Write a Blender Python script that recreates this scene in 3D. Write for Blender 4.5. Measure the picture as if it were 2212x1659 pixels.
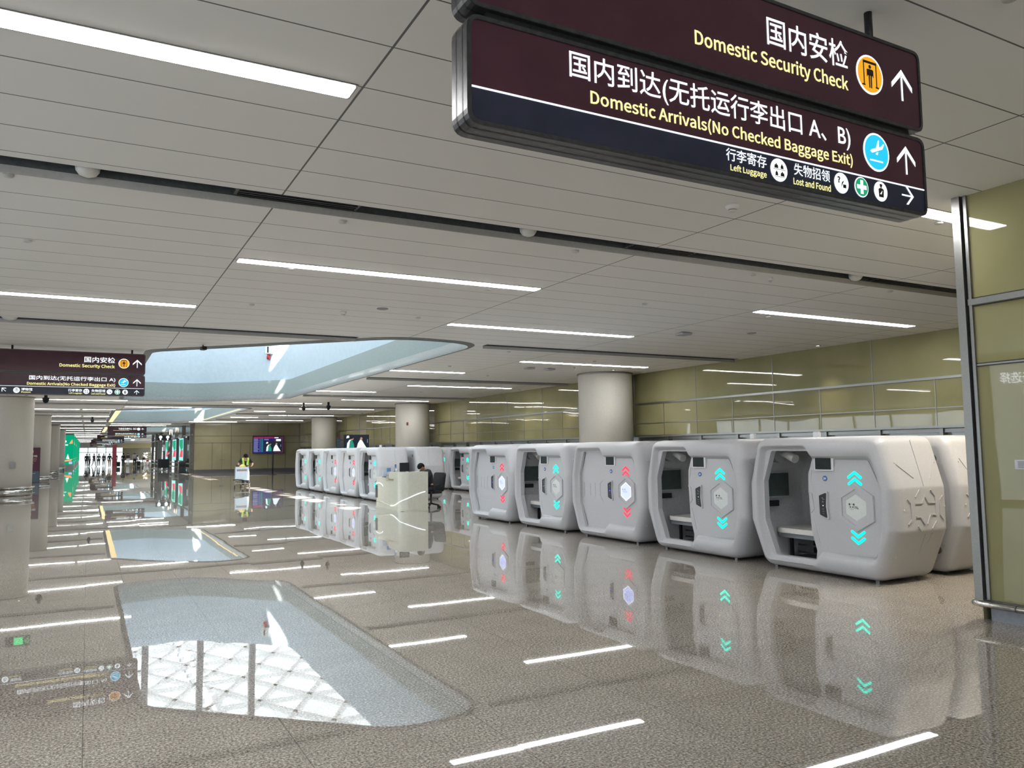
import bpy, bmesh, math, random
from mathutils import Vector, Matrix
from mathutils.geometry import tessellate_polygon
PI = math.pi
random.seed(7)
for o in list(bpy.data.objects): bpy.data.objects.remove(o)
C = bpy.context.scene
COL = C.collection

# ------------------------------------------------------------------ camera
HC = 4.15                                   # ceiling height
yaw, pitch, roll, FPX = 0.496770377, 0.0823444856, -0.012963643, 1687.83
cy, sy, cp, sp, cr, sr = math.cos(yaw), math.sin(yaw), math.cos(pitch), math.sin(pitch), math.cos(roll), math.sin(roll)
fw = Vector((sy*cp, cy*cp, sp)); r0 = Vector((cy, -sy, 0)); u0 = r0.cross(fw)
rt = cr*r0 + sr*u0; up = -sr*r0 + cr*u0
cam = bpy.data.cameras.new('camera'); co = bpy.data.objects.new('camera', cam); COL.objects.link(co)
cam.sensor_width = 36; cam.sensor_fit = 'HORIZONTAL'; cam.lens = FPX/2212*36; cam.clip_start = .05; cam.clip_end = 2000
co.matrix_world = Matrix(((rt.x, up.x, -fw.x, 0), (rt.y, up.y, -fw.y, 0), (rt.z, up.z, -fw.z, 1.7), (0, 0, 0, 1)))
C.camera = co

# ------------------------------------------------------------------ world, sun, exposure
w = bpy.data.worlds.new('sky'); C.world = w; w.use_nodes = True
bg = w.node_tree.nodes['Background']; 
_n = w.node_tree.nodes; _l = w.node_tree.links
_t = _n.new('ShaderNodeTexCoord'); _s = _n.new('ShaderNodeSeparateXYZ'); _r = _n.new('ShaderNodeValToRGB')
_r.color_ramp.elements[0].position = .47; _r.color_ramp.elements[0].color = (.68, .69, .70, 1); _r.color_ramp.elements[1].position = .53; _r.color_ramp.elements[1].color = (.82, .92, 1, 1)
_m = _n.new('ShaderNodeMath'); _m.operation = 'MULTIPLY_ADD'; _m.inputs[1].default_value = .5; _m.inputs[2].default_value = .5
_l.new(_t.outputs['Generated'], _s.inputs[0]); _l.new(_s.outputs[2], _m.inputs[0]); _l.new(_m.outputs[0], _r.inputs[0]); _l.new(_r.outputs[0], bg.inputs[0]); bg.inputs[1].default_value = 3.0
sl = bpy.data.lights.new('sun', 'SUN'); sl.energy = 55; sl.angle = .009; sl.color = (1, .97, .92)
so = bpy.data.objects.new('sun', sl); COL.objects.link(so)
SUN = Vector((-.14, .88, -1)).normalized()
so.rotation_euler = (-SUN).to_track_quat('Z', 'Y').to_euler()
STRIP_L = 28.0
C.view_settings.view_transform = 'Standard'; C.view_settings.look = 'None'
C.view_settings.exposure = 0.38; C.view_settings.gamma = 1; C.view_settings.use_curve_mapping = False
C.cycles.max_bounces = 7; C.cycles.diffuse_bounces = 4; C.cycles.glossy_bounces = 4; C.cycles.transmission_bounces = 6
C.cycles.caustics_reflective = False; C.cycles.caustics_refractive = False
C.cycles.sample_clamp_indirect = 6; C.cycles.use_denoising = True

# ------------------------------------------------------------------ materials
MATS = {}
def mat(name, col=(.8, .8, .8), rough=.5, metal=0, em=None, es=0, coat=0, spec=.5, trans=0, alpha=1):
    if name in MATS: return MATS[name]
    m = bpy.data.materials.new(name); m.use_nodes = True; MATS[name] = m
    b = m.node_tree.nodes['Principled BSDF']
    b.inputs['Base Color'].default_value = (*col, 1); b.inputs['Roughness'].default_value = rough
    b.inputs['Metallic'].default_value = metal; b.inputs['Specular IOR Level'].default_value = spec
    b.inputs['Coat Weight'].default_value = coat; b.inputs['Coat Roughness'].default_value = .03
    b.inputs['Transmission Weight'].default_value = trans; b.inputs['Alpha'].default_value = alpha
    if em: b.inputs['Emission Color'].default_value = (*em, 1); b.inputs['Emission Strength'].default_value = es
    return m
def N(m, t, **k):
    n = m.node_tree.nodes.new(t)
    for a, v in k.items():
        if a.startswith('_'): n.inputs[a[1:]].default_value = v
        else: setattr(n, a, v)
    return n
def L(m, a, b): m.node_tree.links.new(a, b)
def noisy(m, scale, c1, c2, bump=0, lo=.35, hi=.65):
    """mottle the base colour between two tones, procedurally"""
    b = m.node_tree.nodes['Principled BSDF']; tc = N(m, 'ShaderNodeNewGeometry')
    n = N(m, 'ShaderNodeTexNoise'); n.inputs['Scale'].default_value = scale; n.inputs['Detail'].default_value = 3
    L(m, tc.outputs['Position'], n.inputs['Vector'])
    r = N(m, 'ShaderNodeValToRGB'); r.color_ramp.elements[0].position = lo; r.color_ramp.elements[1].position = hi
    r.color_ramp.elements[0].color = (*c1, 1); r.color_ramp.elements[1].color = (*c2, 1)
    L(m, n.outputs['Fac'], r.inputs[0]); L(m, r.outputs[0], b.inputs['Base Color'])
    if bump:
        bp = N(m, 'ShaderNodeBump'); bp.inputs['Strength'].default_value = .3; bp.inputs['Distance'].default_value = bump
        L(m, n.outputs['Fac'], bp.inputs['Height']); L(m, bp.outputs[0], b.inputs['Normal'])
    return m
def M_(m, op, a, b=None, c=None):
    n = N(m, 'ShaderNodeMath', operation=op)
    for i, v in enumerate((a, b, c)):
        if v is None: continue
        if isinstance(v, (int, float)): n.inputs[i].default_value = v
        else: L(m, v, n.inputs[i])
    return n.outputs[0]
def joint(m, coord, pitch, off, width):
    """1 inside a joint of given width every `pitch` metres"""
    f = M_(m, 'FRACT', M_(m, 'DIVIDE', M_(m, 'SUBTRACT', coord, off), pitch))
    d = M_(m, 'MINIMUM', f, M_(m, 'SUBTRACT', 1, f))
    return M_(m, 'LESS_THAN', d, width/pitch/2)

# ceiling: off-white metal planks with fine joints
PX, PY = 4.535, 8.87                        # ceiling module
m = mat('ceiling_panels', (.78, .77, .74), .55)
g = N(m, 'ShaderNodeNewGeometry'); s = N(m, 'ShaderNodeSeparateXYZ'); L(m, g.outputs['Position'], s.inputs[0])
jy = joint(m, s.outputs[1], PY/15, 4.955 - 8*PY/15, .012); jx = joint(m, s.outputs[0], PX, 1.57, .016)
j = M_(m, 'MAXIMUM', jy, jx)
nz = N(m, 'ShaderNodeTexNoise'); nz.inputs['Scale'].default_value = 170; L(m, g.outputs['Position'], nz.inputs['Vector'])
mx = N(m, 'ShaderNodeMix', data_type='RGBA'); mx.inputs['A'].default_value = (.90, .89, .87, 1); mx.inputs['B'].default_value = (.12, .12, .125, 1)
L(m, j, mx.inputs['Factor']); L(m, mx.outputs['Result'], m.node_tree.nodes['Principled BSDF'].inputs['Base Color'])
bp = N(m, 'ShaderNodeBump'); bp.inputs['Strength'].default_value = .15; bp.inputs['Distance'].default_value = .002
L(m, nz.outputs[0], bp.inputs['Height']); L(m, bp.outputs[0], m.node_tree.nodes['Principled BSDF'].inputs['Normal'])

# floor: polished speckled granite slabs
FT = 1.1
m = mat('granite_floor', (.3, .28, .26), .008, coat=.15)
pb = m.node_tree.nodes['Principled BSDF']
g = N(m, 'ShaderNodeNewGeometry'); s = N(m, 'ShaderNodeSeparateXYZ'); L(m, g.outputs['Position'], s.inputs[0])
n1 = N(m, 'ShaderNodeTexNoise'); n1.inputs['Scale'].default_value = 62; n1.inputs['Detail'].default_value = 5; n1.inputs['Roughness'].default_value = .75
n2 = N(m, 'ShaderNodeTexNoise'); n2.inputs['Scale'].default_value = 3.0; n2.inputs['Detail'].default_value = 3
for n_ in (n1, n2): L(m, g.outputs['Position'], n_.inputs['Vector'])
r = N(m, 'ShaderNodeValToRGB'); e = r.color_ramp.elements
e[0].position = .38; e[0].color = (.085, .075, .066, 1); e[1].position = .62; e[1].color = (.76, .70, .62, 1)
x = e.new(.5); x.color = (.365, .335, .30, 1)
L(m, n1.outputs['Fac'], r.inputs[0])
mx = N(m, 'ShaderNodeMix', data_type='RGBA', blend_type='MULTIPLY'); mx.inputs['Factor'].default_value = 1
r2 = N(m, 'ShaderNodeValToRGB'); r2.color_ramp.elements[0].position = .3; r2.color_ramp.elements[0].color = (.86, .85, .84, 1); r2.color_ramp.elements[1].position = .7
L(m, n2.outputs['Fac'], r2.inputs[0]); L(m, r.outputs[0], mx.inputs['A']); L(m, r2.outputs[0], mx.inputs['B'])
jj = M_(m, 'MAXIMUM', joint(m, s.outputs[0], FT, 0.02, .005), joint(m, s.outputs[1], FT, 3.1, .005))
mx2 = N(m, 'ShaderNodeMix', data_type='RGBA'); mx2.inputs['B'].default_value = (.09, .08, .075, 1)
L(m, mx.outputs['Result'], mx2.inputs['A']); L(m, M_(m, 'MULTIPLY', jj, .8), mx2.inputs['Factor']); L(m, mx2.outputs['Result'], pb.inputs['Base Color'])
# slabs are laid with tiny tilts: each slab's surface slopes a little its own way
wn = N(m, 'ShaderNodeTexWhiteNoise', noise_dimensions='2D'); cb = N(m, 'ShaderNodeCombineXYZ')
ix = M_(m, 'FLOOR', M_(m, 'DIVIDE', M_(m, 'SUBTRACT', s.outputs[0], .02), FT)); iy = M_(m, 'FLOOR', M_(m, 'DIVIDE', M_(m, 'SUBTRACT', s.outputs[1], 3.1), FT))
L(m, ix, cb.inputs[0]); L(m, iy, cb.inputs[1]); L(m, cb.outputs[0], wn.inputs['Vector'])
sep = N(m, 'ShaderNodeSeparateColor'); L(m, wn.outputs['Color'], sep.inputs[0])
n3 = N(m, 'ShaderNodeTexNoise'); n3.inputs['Scale'].default_value = .9; n3.inputs['Detail'].default_value = 1; L(m, g.outputs['Position'], n3.inputs['Vector'])
s3 = N(m, 'ShaderNodeSeparateColor'); L(m, n3.outputs['Color'], s3.inputs[0])
def tilt(a, b_, k1, k2): return M_(m, 'ADD', M_(m, 'MULTIPLY', M_(m, 'SUBTRACT', a, .5), k1), M_(m, 'MULTIPLY', M_(m, 'SUBTRACT', b_, .5), k2))
cn = N(m, 'ShaderNodeCombineXYZ'); L(m, tilt(sep.outputs[0], s3.outputs[0], .0012, .0026), cn.inputs[0]); L(m, tilt(sep.outputs[1], s3.outputs[1], .0012, .0026), cn.inputs[1]); cn.inputs[2].default_value = 1
nv = N(m, 'ShaderNodeVectorMath', operation='NORMALIZE'); L(m, cn.outputs[0], nv.inputs[0]); L(m, nv.outputs[0], pb.inputs['Normal']); L(m, nv.outputs[0], pb.inputs['Coat Normal'])
pb.inputs['IOR'].default_value = 1.62

WHITE = noisy(mat('moulded_white', rough=.38), 60, (.50, .505, .535), (.53, .535, .565))
INNER = noisy(mat('pod_inner_lining', rough=.6), 40, (.44, .44, .46), (.5, .5, .52))
BLACK = noisy(mat('black_plastic', rough=.4, spec=.3), 50, (.012, .013, .015), (.022, .023, .026))
DARKM = noisy(mat('dark_metal', rough=.32, metal=.8), 30, (.10, .10, .11), (.15, .15, .16))
GREYM = noisy(mat('brushed_metal', rough=.3, metal=.9), 60, (.30, .30, .29), (.325, .325, .315))
STEEL = noisy(mat('stainless_steel', rough=.16, metal=1), 40, (.45, .44, .42), (.56, .55, .53))
SIGNFR = noisy(mat('sign_frame', rough=.3, metal=.5), 30, (.05, .05, .055), (.075, .075, .08))
OLIVE = noisy(mat('olive_glass', rough=.012, coat=.4), 1.3, (.27, .25, .125), (.30, .28, .145))
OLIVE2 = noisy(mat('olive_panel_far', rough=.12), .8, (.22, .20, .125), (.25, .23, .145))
COLM = noisy(mat('column_cladding', rough=.45), 30, (.60, .58, .53), (.64, .62, .57))
BAND = noisy(mat('skylight_fascia', rough=.6, spec=.1), 12, (.26, .305, .305), (.28, .325, .325))
WELL = noisy(mat('skylight_wall', rough=.6, spec=.1), 6, (.42, .50, .57), (.45, .53, .60))
PLAS = noisy(mat('plain_plaster', rough=.6), 20, (.6, .6, .58), (.65, .65, .63))
TEALG = noisy(mat('counter_glass', rough=.08, coat=.5), 3, (.34, .42, .42), (.42, .50, .50))
SKIRT = noisy(mat('skirting_grey', rough=.3), 20, (.25, .27, .31), (.29, .31, .35))
MAROON = noisy(mat('sign_maroon', rough=.2, spec=.3), 5, (.075, .027, .042), (.086, .032, .048))
NAVY = noisy(mat('sign_navy', rough=.2, spec=.3), 5, (.030, .034, .062), (.038, .042, .074))
SCREEN = noisy(mat('dark_screen', rough=.4, spec=.15), 8, (.010, .018, .018), (.016, .026, .026))
MONIT = noisy(mat('monitor_glass', rough=.4, spec=.3), 8, (.055, .075, .07), (.07, .09, .085))
MATT = noisy(mat('mattress_vinyl', rough=.4), 30, (.74, .73, .70), (.80, .79, .76))
CREAM = noisy(mat('counter_laminate', rough=.14), 15, (.62, .61, .52), (.66, .65, .56))
RED = noisy(mat('red_canvas', rough=.5), 40, (.35, .01, .02), (.45, .02, .03))
BLUE = noisy(mat('blue_sticker', rough=.4), 30, (.02, .12, .42), (.03, .14, .48))
YEL = noisy(mat('yellow_vinyl', rough=.5), 30, (.85, .62, .10), (.92, .70, .16))
LIME = noisy(mat('hi_vis_lime', rough=.6), 60, (.42, .75, .08), (.50, .85, .14))
NAVYC = noisy(mat('navy_cloth', rough=.85), 90, (.012, .014, .020), (.022, .025, .034))
SKIN = noisy(mat('skin', rough=.5), 60, (.42, .23, .15), (.50, .28, .19))
HAIR = noisy(mat('hair', rough=.9, spec=.1), 90, (.010, .009, .009), (.022, .019, .018))
GREYC = noisy(mat('grey_cloth', rough=.8), 90, (.16, .17, .19), (.22, .23, .25))
TANC = noisy(mat('tan_cloth', rough=.8), 90, (.32, .22, .16), (.40, .28, .2))
PALEC = noisy(mat('pale_cloth', rough=.8), 90, (.45, .48, .52), (.55, .58, .6))
RUBBER = noisy(mat('rubber', rough=.7), 50, (.015, .015, .016), (.03, .03, .03))
GLASSD = noisy(mat('dark_mirror_glass', rough=.03, metal=.0, coat=1, spec=1), 3, (.04, .055, .055), (.06, .075, .075))
PANEL = noisy(mat('trolley_board', rough=.35), 20, (.50, .58, .66), (.56, .64, .72))
INK = noisy(mat('grey_ink', rough=.5), 50, (.06, .06, .055), (.10, .10, .09))
SLOTG = noisy(mat('slot_lining', rough=.5), 20, (.09, .10, .11), (.12, .13, .14))
def emi(name, col, st): return mat(name, (.01, .01, .01), .6, em=col, es=st, spec=.1)
STRIP = emi('light_strip', (1, .995, .985), STRIP_L)
WARM = emi('warm_cove', (1, .76, .38), 1.15)
LWHITE = emi('lit_white', (.86, .95, 1), 1.25)
LYEL = emi('lit_yellow', (1, .90, .38), 1.0)
LORAN = emi('lit_orange', (.95, .42, .02), .8)
LBLUE = emi('lit_blue', (.02, .52, .88), .95)
LGREEN = emi('lit_green', (.02, .42, .18), .7)
LDARK = mat('sign_ink', (.02, .012, .01), .4)
TEAL = emi('led_teal', (0, 1, .72), 1.5)
LEDRED = emi('led_red', (1, .05, .09), 1.3)
HEXW = emi('led_bluewhite', (.52, .58, 1), 1.15)
HEXE = emi('led_white_edge', (.85, .9, 1), 1.5)
LEDB = emi('led_blue', (.05, .06, 1), 2.2)
HEXG = noisy(mat('acrylic_plaque', rough=.25), 30, (.66, .70, .69), (.69, .73, .72))
ADG = emi('advert_green', (0, .30, .15), 1.0)
ADO = emi('advert_orange', (1, .35, .12), 1.0)
ADW = emi('advert_white', (.85, .95, .9), 1.1)
ADR = emi('advert_red', (.9, .06, .12), .9)
ADP = emi('advert_lilac', (.5, .42, .85), 1.0)
SCB = emi('screen_blue', (.012, .018, .20), .6)
SCN = emi('screen_night', (.008, .012, .02), 1.0)
SCR = emi('screen_crimson', (.40, .03, .10), .55)
SCW = emi('screen_white', (.75, .85, .95), 1.0)
SCL = emi('screen_lilac', (.38, .40, .75), .5)
SCG = emi('screen_jade', (.02, .25, .18), .9)
SCK = emi('screen_skin', (.55, .30, .2), .7)
LBOX = emi('pale_lightbox', (.42, .47, .50), 2.6)
LBTX = emi('lightbox_white', (.9, .95, 1), 7)
FROST = mat('lit_frosted', (.8, .85, .88), .4)

# ------------------------------------------------------------------ mesh helpers
def link(name, me, m=None, parent=None, smooth=False):
    o = bpy.data.objects.new(name, me); COL.objects.link(o)
    if m and not me.materials: me.materials.append(m)
    if parent: o.parent = parent
    if smooth:
        for p in me.polygons: p.use_smooth = True
    return o
class MB:
    def __init__(s): s.v = []; s.f = []; s.sm = []
    def add(s, vs, fs, sm=False):
        b = len(s.v); s.v += [tuple(v) for v in vs]; s.f += [tuple(b+i for i in f) for f in fs]; s.sm += [sm]*len(fs); return s
    def box(s, x0, x1, y0, y1, z0, z1):
        x0, x1 = sorted((x0, x1)); y0, y1 = sorted((y0, y1)); z0, z1 = sorted((z0, z1))
        return s.add([(x0, y0, z0), (x1, y0, z0), (x1, y1, z0), (x0, y1, z0), (x0, y0, z1), (x1, y0, z1), (x1, y1, z1), (x0, y1, z1)],
                     [(0, 3, 2, 1), (4, 5, 6, 7), (0, 1, 5, 4), (1, 2, 6, 5), (2, 3, 7, 6), (3, 0, 4, 7)])
    def loft(s, rings, cap0=True, cap1=True, sm=True):
        n = len(rings[0]); b = []
        for r in rings: b += list(r)
        fs = [(k*n+i, k*n+(i+1) % n, (k+1)*n+(i+1) % n, (k+1)*n+i) for k in range(len(rings)-1) for i in range(n)]
        s.add(b, fs, sm)
        if cap0: s.add(rings[0], [tuple(reversed(range(n)))])
        if cap1: s.add(rings[-1], [tuple(range(n))])
        return s
    def tube(s, pts, r, n=10, r1=None, sm=True):
        pts = [Vector(p) for p in pts]; rings = []; a = None
        for i, p in enumerate(pts):
            d = (pts[min(i+1, len(pts)-1)]-pts[max(i-1, 0)]).normalized()
            if a is None: a = d.orthogonal().normalized()
            else: a = (a - d*a.dot(d)).normalized()
            b = d.cross(a); q = r if r1 is None else r+(r1-r)*i/(len(pts)-1)
            rings.append([p+a*q*math.cos(2*PI*k/n)+b*q*math.sin(2*PI*k/n) for k in range(n)])
        return s.loft(rings, sm=sm)
    def lathe(s, prof, c=(0, 0), n=32, sm=True):
        return s.loft([[(c[0]+r*math.cos(2*PI*k/n), c[1]+r*math.sin(2*PI*k/n), z) for k in range(n)] for r, z in prof], sm=sm)
    def prism(s, poly, f0, f1, holes=()):
        """polygon (with holes) between two maps (u,v)->xyz"""
        loops = [list(poly)]+[list(h) for h in holes]
        flat = [p for l in loops for p in l]
        tri = tessellate_polygon([[Vector((p[0], p[1], 0)) for p in l] for l in loops])
        if f1 is None: return s.add([f0(*p) for p in flat], tri)
        n = len(flat); s.add([f0(*p) for p in flat]+[f1(*p) for p in flat], list(tri)+[tuple(i+n for i in reversed(t)) for t in tri])
        for l in loops:
            k = len(l); s.add([f0(*p) for p in l]+[f1(*p) for p in l], [(i, (i+1) % k, k+(i+1) % k, k+i) for i in range(k)])
        return s
    def bars(s, segs, w, mp, h):
        """flat thin bars along 2D segments, mapped by mp(u,v,depth)"""
        for (a, b) in segs:
            a = Vector(a); b = Vector(b); d = (b-a).normalized(); n = Vector((-d.y, d.x))*w/2
            q = [a+n-d*w*.3, b+n+d*w*.3, b-n+d*w*.3, a-n-d*w*.3]
            s.add([mp(p.x, p.y, 0) for p in q]+[mp(p.x, p.y, h) for p in q], [(0, 1, 2, 3), (7, 6, 5, 4), (0, 4, 5, 1), (1, 5, 6, 2), (2, 6, 7, 3), (3, 7, 4, 0)])
        return s
    def build(s, name, m, parent=None, bevel=0, fix=True):
        me = bpy.data.meshes.new(name); me.from_pydata([tuple(v) for v in s.v], [], s.f); me.update()
        for p, q in zip(me.polygons, s.sm): p.use_smooth = q
        if fix:
            bm = bmesh.new(); bm.from_mesh(me); bmesh.ops.remove_doubles(bm, verts=bm.verts, dist=1e-5); bmesh.ops.recalc_face_normals(bm, faces=bm.faces)
            if bevel:
                es = [e for e in bm.edges if len(e.link_faces) == 2 and e.calc_face_angle(0) > .5]
                bmesh.ops.bevel(bm, geom=es, offset=bevel, segments=2, affect='EDGES', clamp_overlap=True)
            bm.to_mesh(me); bm.free()
        return link(name, me, m, parent)
def thing(name, label, cat, loc=(0, 0, 0), rz=0, group=None):
    o = bpy.data.objects.new(name, None); COL.objects.link(o); o.location = loc; o.rotation_euler = (0, 0, rz)
    o.empty_display_size = .1; return tag(o, label, cat, group)
def tag(o, label, cat, group=None, kind=None):
    o['label'] = label; o['category'] = cat
    if group: o['group'] = group
    if kind: o['kind'] = kind
    return o
def struct(o): o['kind'] = 'structure'; return o
def dup(r, loc, rz=0, label=None, group=None):
    c = r.copy(); COL.objects.link(c); c.location = loc; c.rotation_euler = (0, 0, rz)
    if label: c['label'] = label
    if group: c['group'] = group
    def rec(a, b):
        for ch in [o for o in bpy.data.objects if o.parent == a and o.name in COL.objects and o is not b]:
            k = ch.copy(); COL.objects.link(k); k.parent = b; rec(ch, k)
    rec(r, c); return c
def circ(cx, cy_, r, n=24, ry=None): return [(cx+r*math.cos(2*PI*k/n), cy_+(ry or r)*math.sin(2*PI*k/n)) for k in range(n)]
def rounded(poly, rad, seg=5):
    out = []; n = len(poly); rr = rad if isinstance(rad, (list, tuple)) else [rad]*n
    for i in range(n):
        p = Vector(poly[i]); a = (Vector(poly[i-1])-p); b = (Vector(poly[(i+1) % n])-p); la, lb = a.length, b.length; a.normalize(); b.normalize()
        ang = a.angle(b); t = min(rr[i]/math.tan(ang/2), la*.48, lb*.48); p0 = p+a*t; p1 = p+b*t
        for k in range(seg+1):
            u = k/seg; q = p0*(1-u)**2+p*2*u*(1-u)+p1*u*u; out.append((q.x, q.y))
    return out
def rrect(x0, x1, z0, z1, r, seg=5): return rounded([(x0, z0), (x1, z0), (x1, z1), (x0, z1)], r, seg)

# text converted to flat lettering
import os
FONT = None
try: FONT = bpy.data.fonts.load(os.path.join(bpy.utils.system_resource('DATAFILES'), 'fonts', 'Noto Sans CJK Regular.woff2'))
except Exception: FONT = None
def text_mesh(s, bold=0.0):
    cu = bpy.data.curves.new('t', 'FONT'); cu.body = s; cu.size = 1
    if FONT and all(ord(c) < 128 for c in s): cu.font = FONT
    cu.offset = bold; cu.resolution_u = 3
    o = bpy.data.objects.new('t', cu); COL.objects.link(o); bpy.context.view_layer.update()
    me = bpy.data.meshes.new_from_object(o.evaluated_get(bpy.context.evaluated_depsgraph_get()))
    bpy.data.objects.remove(o); bpy.data.curves.remove(cu); return me
def lettering(s, u0, u1, v0, v1, mp, m, parent, name='lettering', bold=.008):
    """fit text into [u0,u1]x[v0,v1] of a face given by mp(u,v)"""
    me = text_mesh(s, bold); xs = [v.co.x for v in me.vertices]; ys = [v.co.y for v in me.vertices]
    if not xs: return None
    a, b, c, d = min(xs), max(xs), min(ys), max(ys)
    for v in me.vertices: v.co = Vector(mp(u0+(v.co.x-a)/(b-a)*(u1-u0), v0+(v.co.y-c)/(d-c)*(v1-v0)))
    me.name = name; return link(name, me, m, parent)
exec_order = []

# ================================================================== ROOM
XL, XR, YB, YF = -8.0, 16.3, -9.0, 200.0
struct(MB().add([(-17, YB, 0), (XR+6, YB, 0), (XR+6, YF+1, 0), (-17, YF+1, 0)], [(0, 1, 2, 3)]).build('floor', MATS['granite_floor'], fix=False))

def skyhole(y0, y1, grow=0):
    """outline of a skylight opening, near end slanted, corners rounded"""
    base = [(1.30-grow, y0+4.4-grow*.6), (5.9-grow*.4, y0-grow), (7.95+grow, y0+.2-grow*.6), (7.95+grow, y1-3.6+grow*.6), (4.3+grow*.4, y1+grow), (1.30-grow, y1-.3+grow*.6)]
    return rounded(base, [.8, 1.6, 1.2, 1.4, 1.4, 1.2], 14)
SKY = [(16.0, 40.0), (44.8, 68.4), (79.0, 102.0), (113.0, 136.0), (147.0, 170.0)]
holes = [skyhole(a, b) for a, b in SKY]
slots = []
k = -1
while True:
    y = 7.46+PY*k; k += 1
    if y > 110: break
    segs = [(XL+.2, XR-.05)]
    for a, b in SKY:
        if a-.5 < y < a+1: segs = [(XL+.2, 5.1), (8.2, XR-.05)]
        elif a-.5 < y < b+.5: segs = [(XL+.2, 1.05), (8.2, XR-.05)]
    for a, b in segs: slots.append((a, b, y, y+.235))
# ceiling is split at slot rows so that each piece keeps simple outlines
me_c = MB()
rects = [[(a, y0), (b, y0), (b, y1), (a, y1)] for a, b, y0, y1 in slots]
me_c.prism([(-16.2, YB), (XR+.6, YB), (XR+.6, YF), (-16.2, YF)], lambda x, y: (x, y, HC), None, holes+rects)
struct(me_c.build('ceiling', MATS['ceiling_panels'], fix=False))
sm_ = MB()
for a, b, y0, y1 in slots:                  # black lining of the long air slots
    sm_.add([(a, y0, HC), (b, y0, HC), (b, y1, HC), (a, y1, HC), (a, y0, HC+.16), (b, y0, HC+.16), (b, y1, HC+.16), (a, y1, HC+.16)],
            [(0, 1, 5, 4), (4, 5, 6, 7), (3, 2, 6, 7), (0, 3, 7, 4), (1, 2, 6, 5)])
struct(sm_.build('trim_1', SLOTG))
# the far lip of each slot is a pale upstand
sm_ = MB()
for a, b, y0, y1 in slots: sm_.box(a, b, y1-.012, y1, HC-.07, HC)
lip = struct(sm_.build('trim_2', noisy(mat('slot_lip', rough=.5), 30, (.46, .46, .45), (.5, .5, .49))))

# skylight wells: rim, pale fascia, upper wall
for i, (a, b) in enumerate(SKY):
    h0 = skyhole(a, b); h1 = skyhole(a, b, .12); h2 = skyhole(a, b, .30)
    rim = MB().loft([[(x, y, HC-.04) for x, y in h0], [(x, y, HC+.20) for x, y in h0], [(x, y, HC+.20) for x, y in h1]], False, False)
    rim.loft([[(x, y, HC-.03) for x, y in h0], [(x, y, HC-.03) for x, y in skyhole(a, b, .10)], [(x, y, HC) for x, y in skyhole(a, b, .16)]], False, False)
    struct(rim.build('trim_%d' % (3+4*i), noisy(mat('rim_grey', rough=.5), 20, (.15, .16, .16), (.19, .20, .20))))
    struct(MB().loft([[(x, y, HC+.20) for x, y in h1], [(x, y, HC+.85) for x, y in h1], [(x, y, HC+.87) for x, y in h2]], False, False, sm=False).build('trim_%d' % (4+4*i), BAND))
    struct(MB().loft([[(x, y, HC+.87) for x, y in h2], [(x, y, 7.1) for x, y in h2]], False, False, sm=False).build('wall_skylight_%d' % (i+1), WELL))
# upper roof: white lattice with frosted glass, slit added to shape the sun patches on the floor
m = mat('roof_glass'); nt = m.node_tree; nt.nodes.remove(nt.nodes['Principled BSDF'])
tr = N(m, 'ShaderNodeBsdfTranslucent'); tr.inputs[0].default_value = (.15, .168, .175, 1)
tp = N(m, 'ShaderNodeBsdfTransparent'); tp.inputs[0].default_value = (.7, .76, .8, 1)
g = N(m, 'ShaderNodeNewGeometry'); vz = N(m, 'ShaderNodeTexNoise'); vz.inputs['Scale'].default_value = .5; L(m, g.outputs['Position'], vz.inputs['Vector'])
L(m, tr.outputs[0], nt.nodes['Material Output'].inputs[0])
RZ = 20.0; SX = 6.92-SUN.x*RZ/(-SUN.z)      # slit sits up-sun of the patch on the floor
rg = MB(); rg.add([(-40, -30, RZ), (SX-.27, -30, RZ), (SX-.27, 240, RZ), (-40, 240, RZ)], [(0, 1, 2, 3)]); rg.add([(SX+.27, -30, RZ), (60, -30, RZ), (60, 240, RZ), (SX+.27, 240, RZ)], [(0, 1, 2, 3)])
go = struct(rg.build('ceiling_upper', m, fix=False))
lt = MB()
def beam(p, q, w=.2):
    p = Vector(p); q = Vector(q); d = (q-p).normalized(); n = Vector((-d.y, d.x, 0))*w
    lt.add([p+n, q+n, q-n, p-n, p+n-Vector((0, 0, .35)), q+n-Vector((0, 0, .35)), q-n-Vector((0, 0, .35)), p-n-Vector((0, 0, .35))], [(0, 1, 2, 3), (7, 6, 5, 4), (0, 4, 5, 1), (2, 6, 7, 3)])
for k in range(-14, 40):
    y = k*7.8+.0; beam((-16, y, RZ-.3), (26, y+78, RZ-.3)); beam((-16, y, RZ-.3), (26, y-78, RZ-.3)); beam((-16, y, RZ-.3), (26, y, RZ-.3), .1)
for k in range(70): beam((SX-.8, -10+2.3*k, RZ-.3), (SX+.8, -10+2.3*k+.9, RZ-.3), .12)  # short crossbars added at the slit to break up the sun patches
struct(lt.build('trim_30', noisy(mat('roof_lattice', rough=.5), 5, (.8, .82, .84), (.84, .86, .88))))
cb_ = MB()
for x in (0.2, 2.6, 5.0, 7.4): cb_.box(x-.14, x+.14, 40.8, 41.1, 7.0, RZ-1)
struct(cb_.build('trim_31', DARKM))

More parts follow.
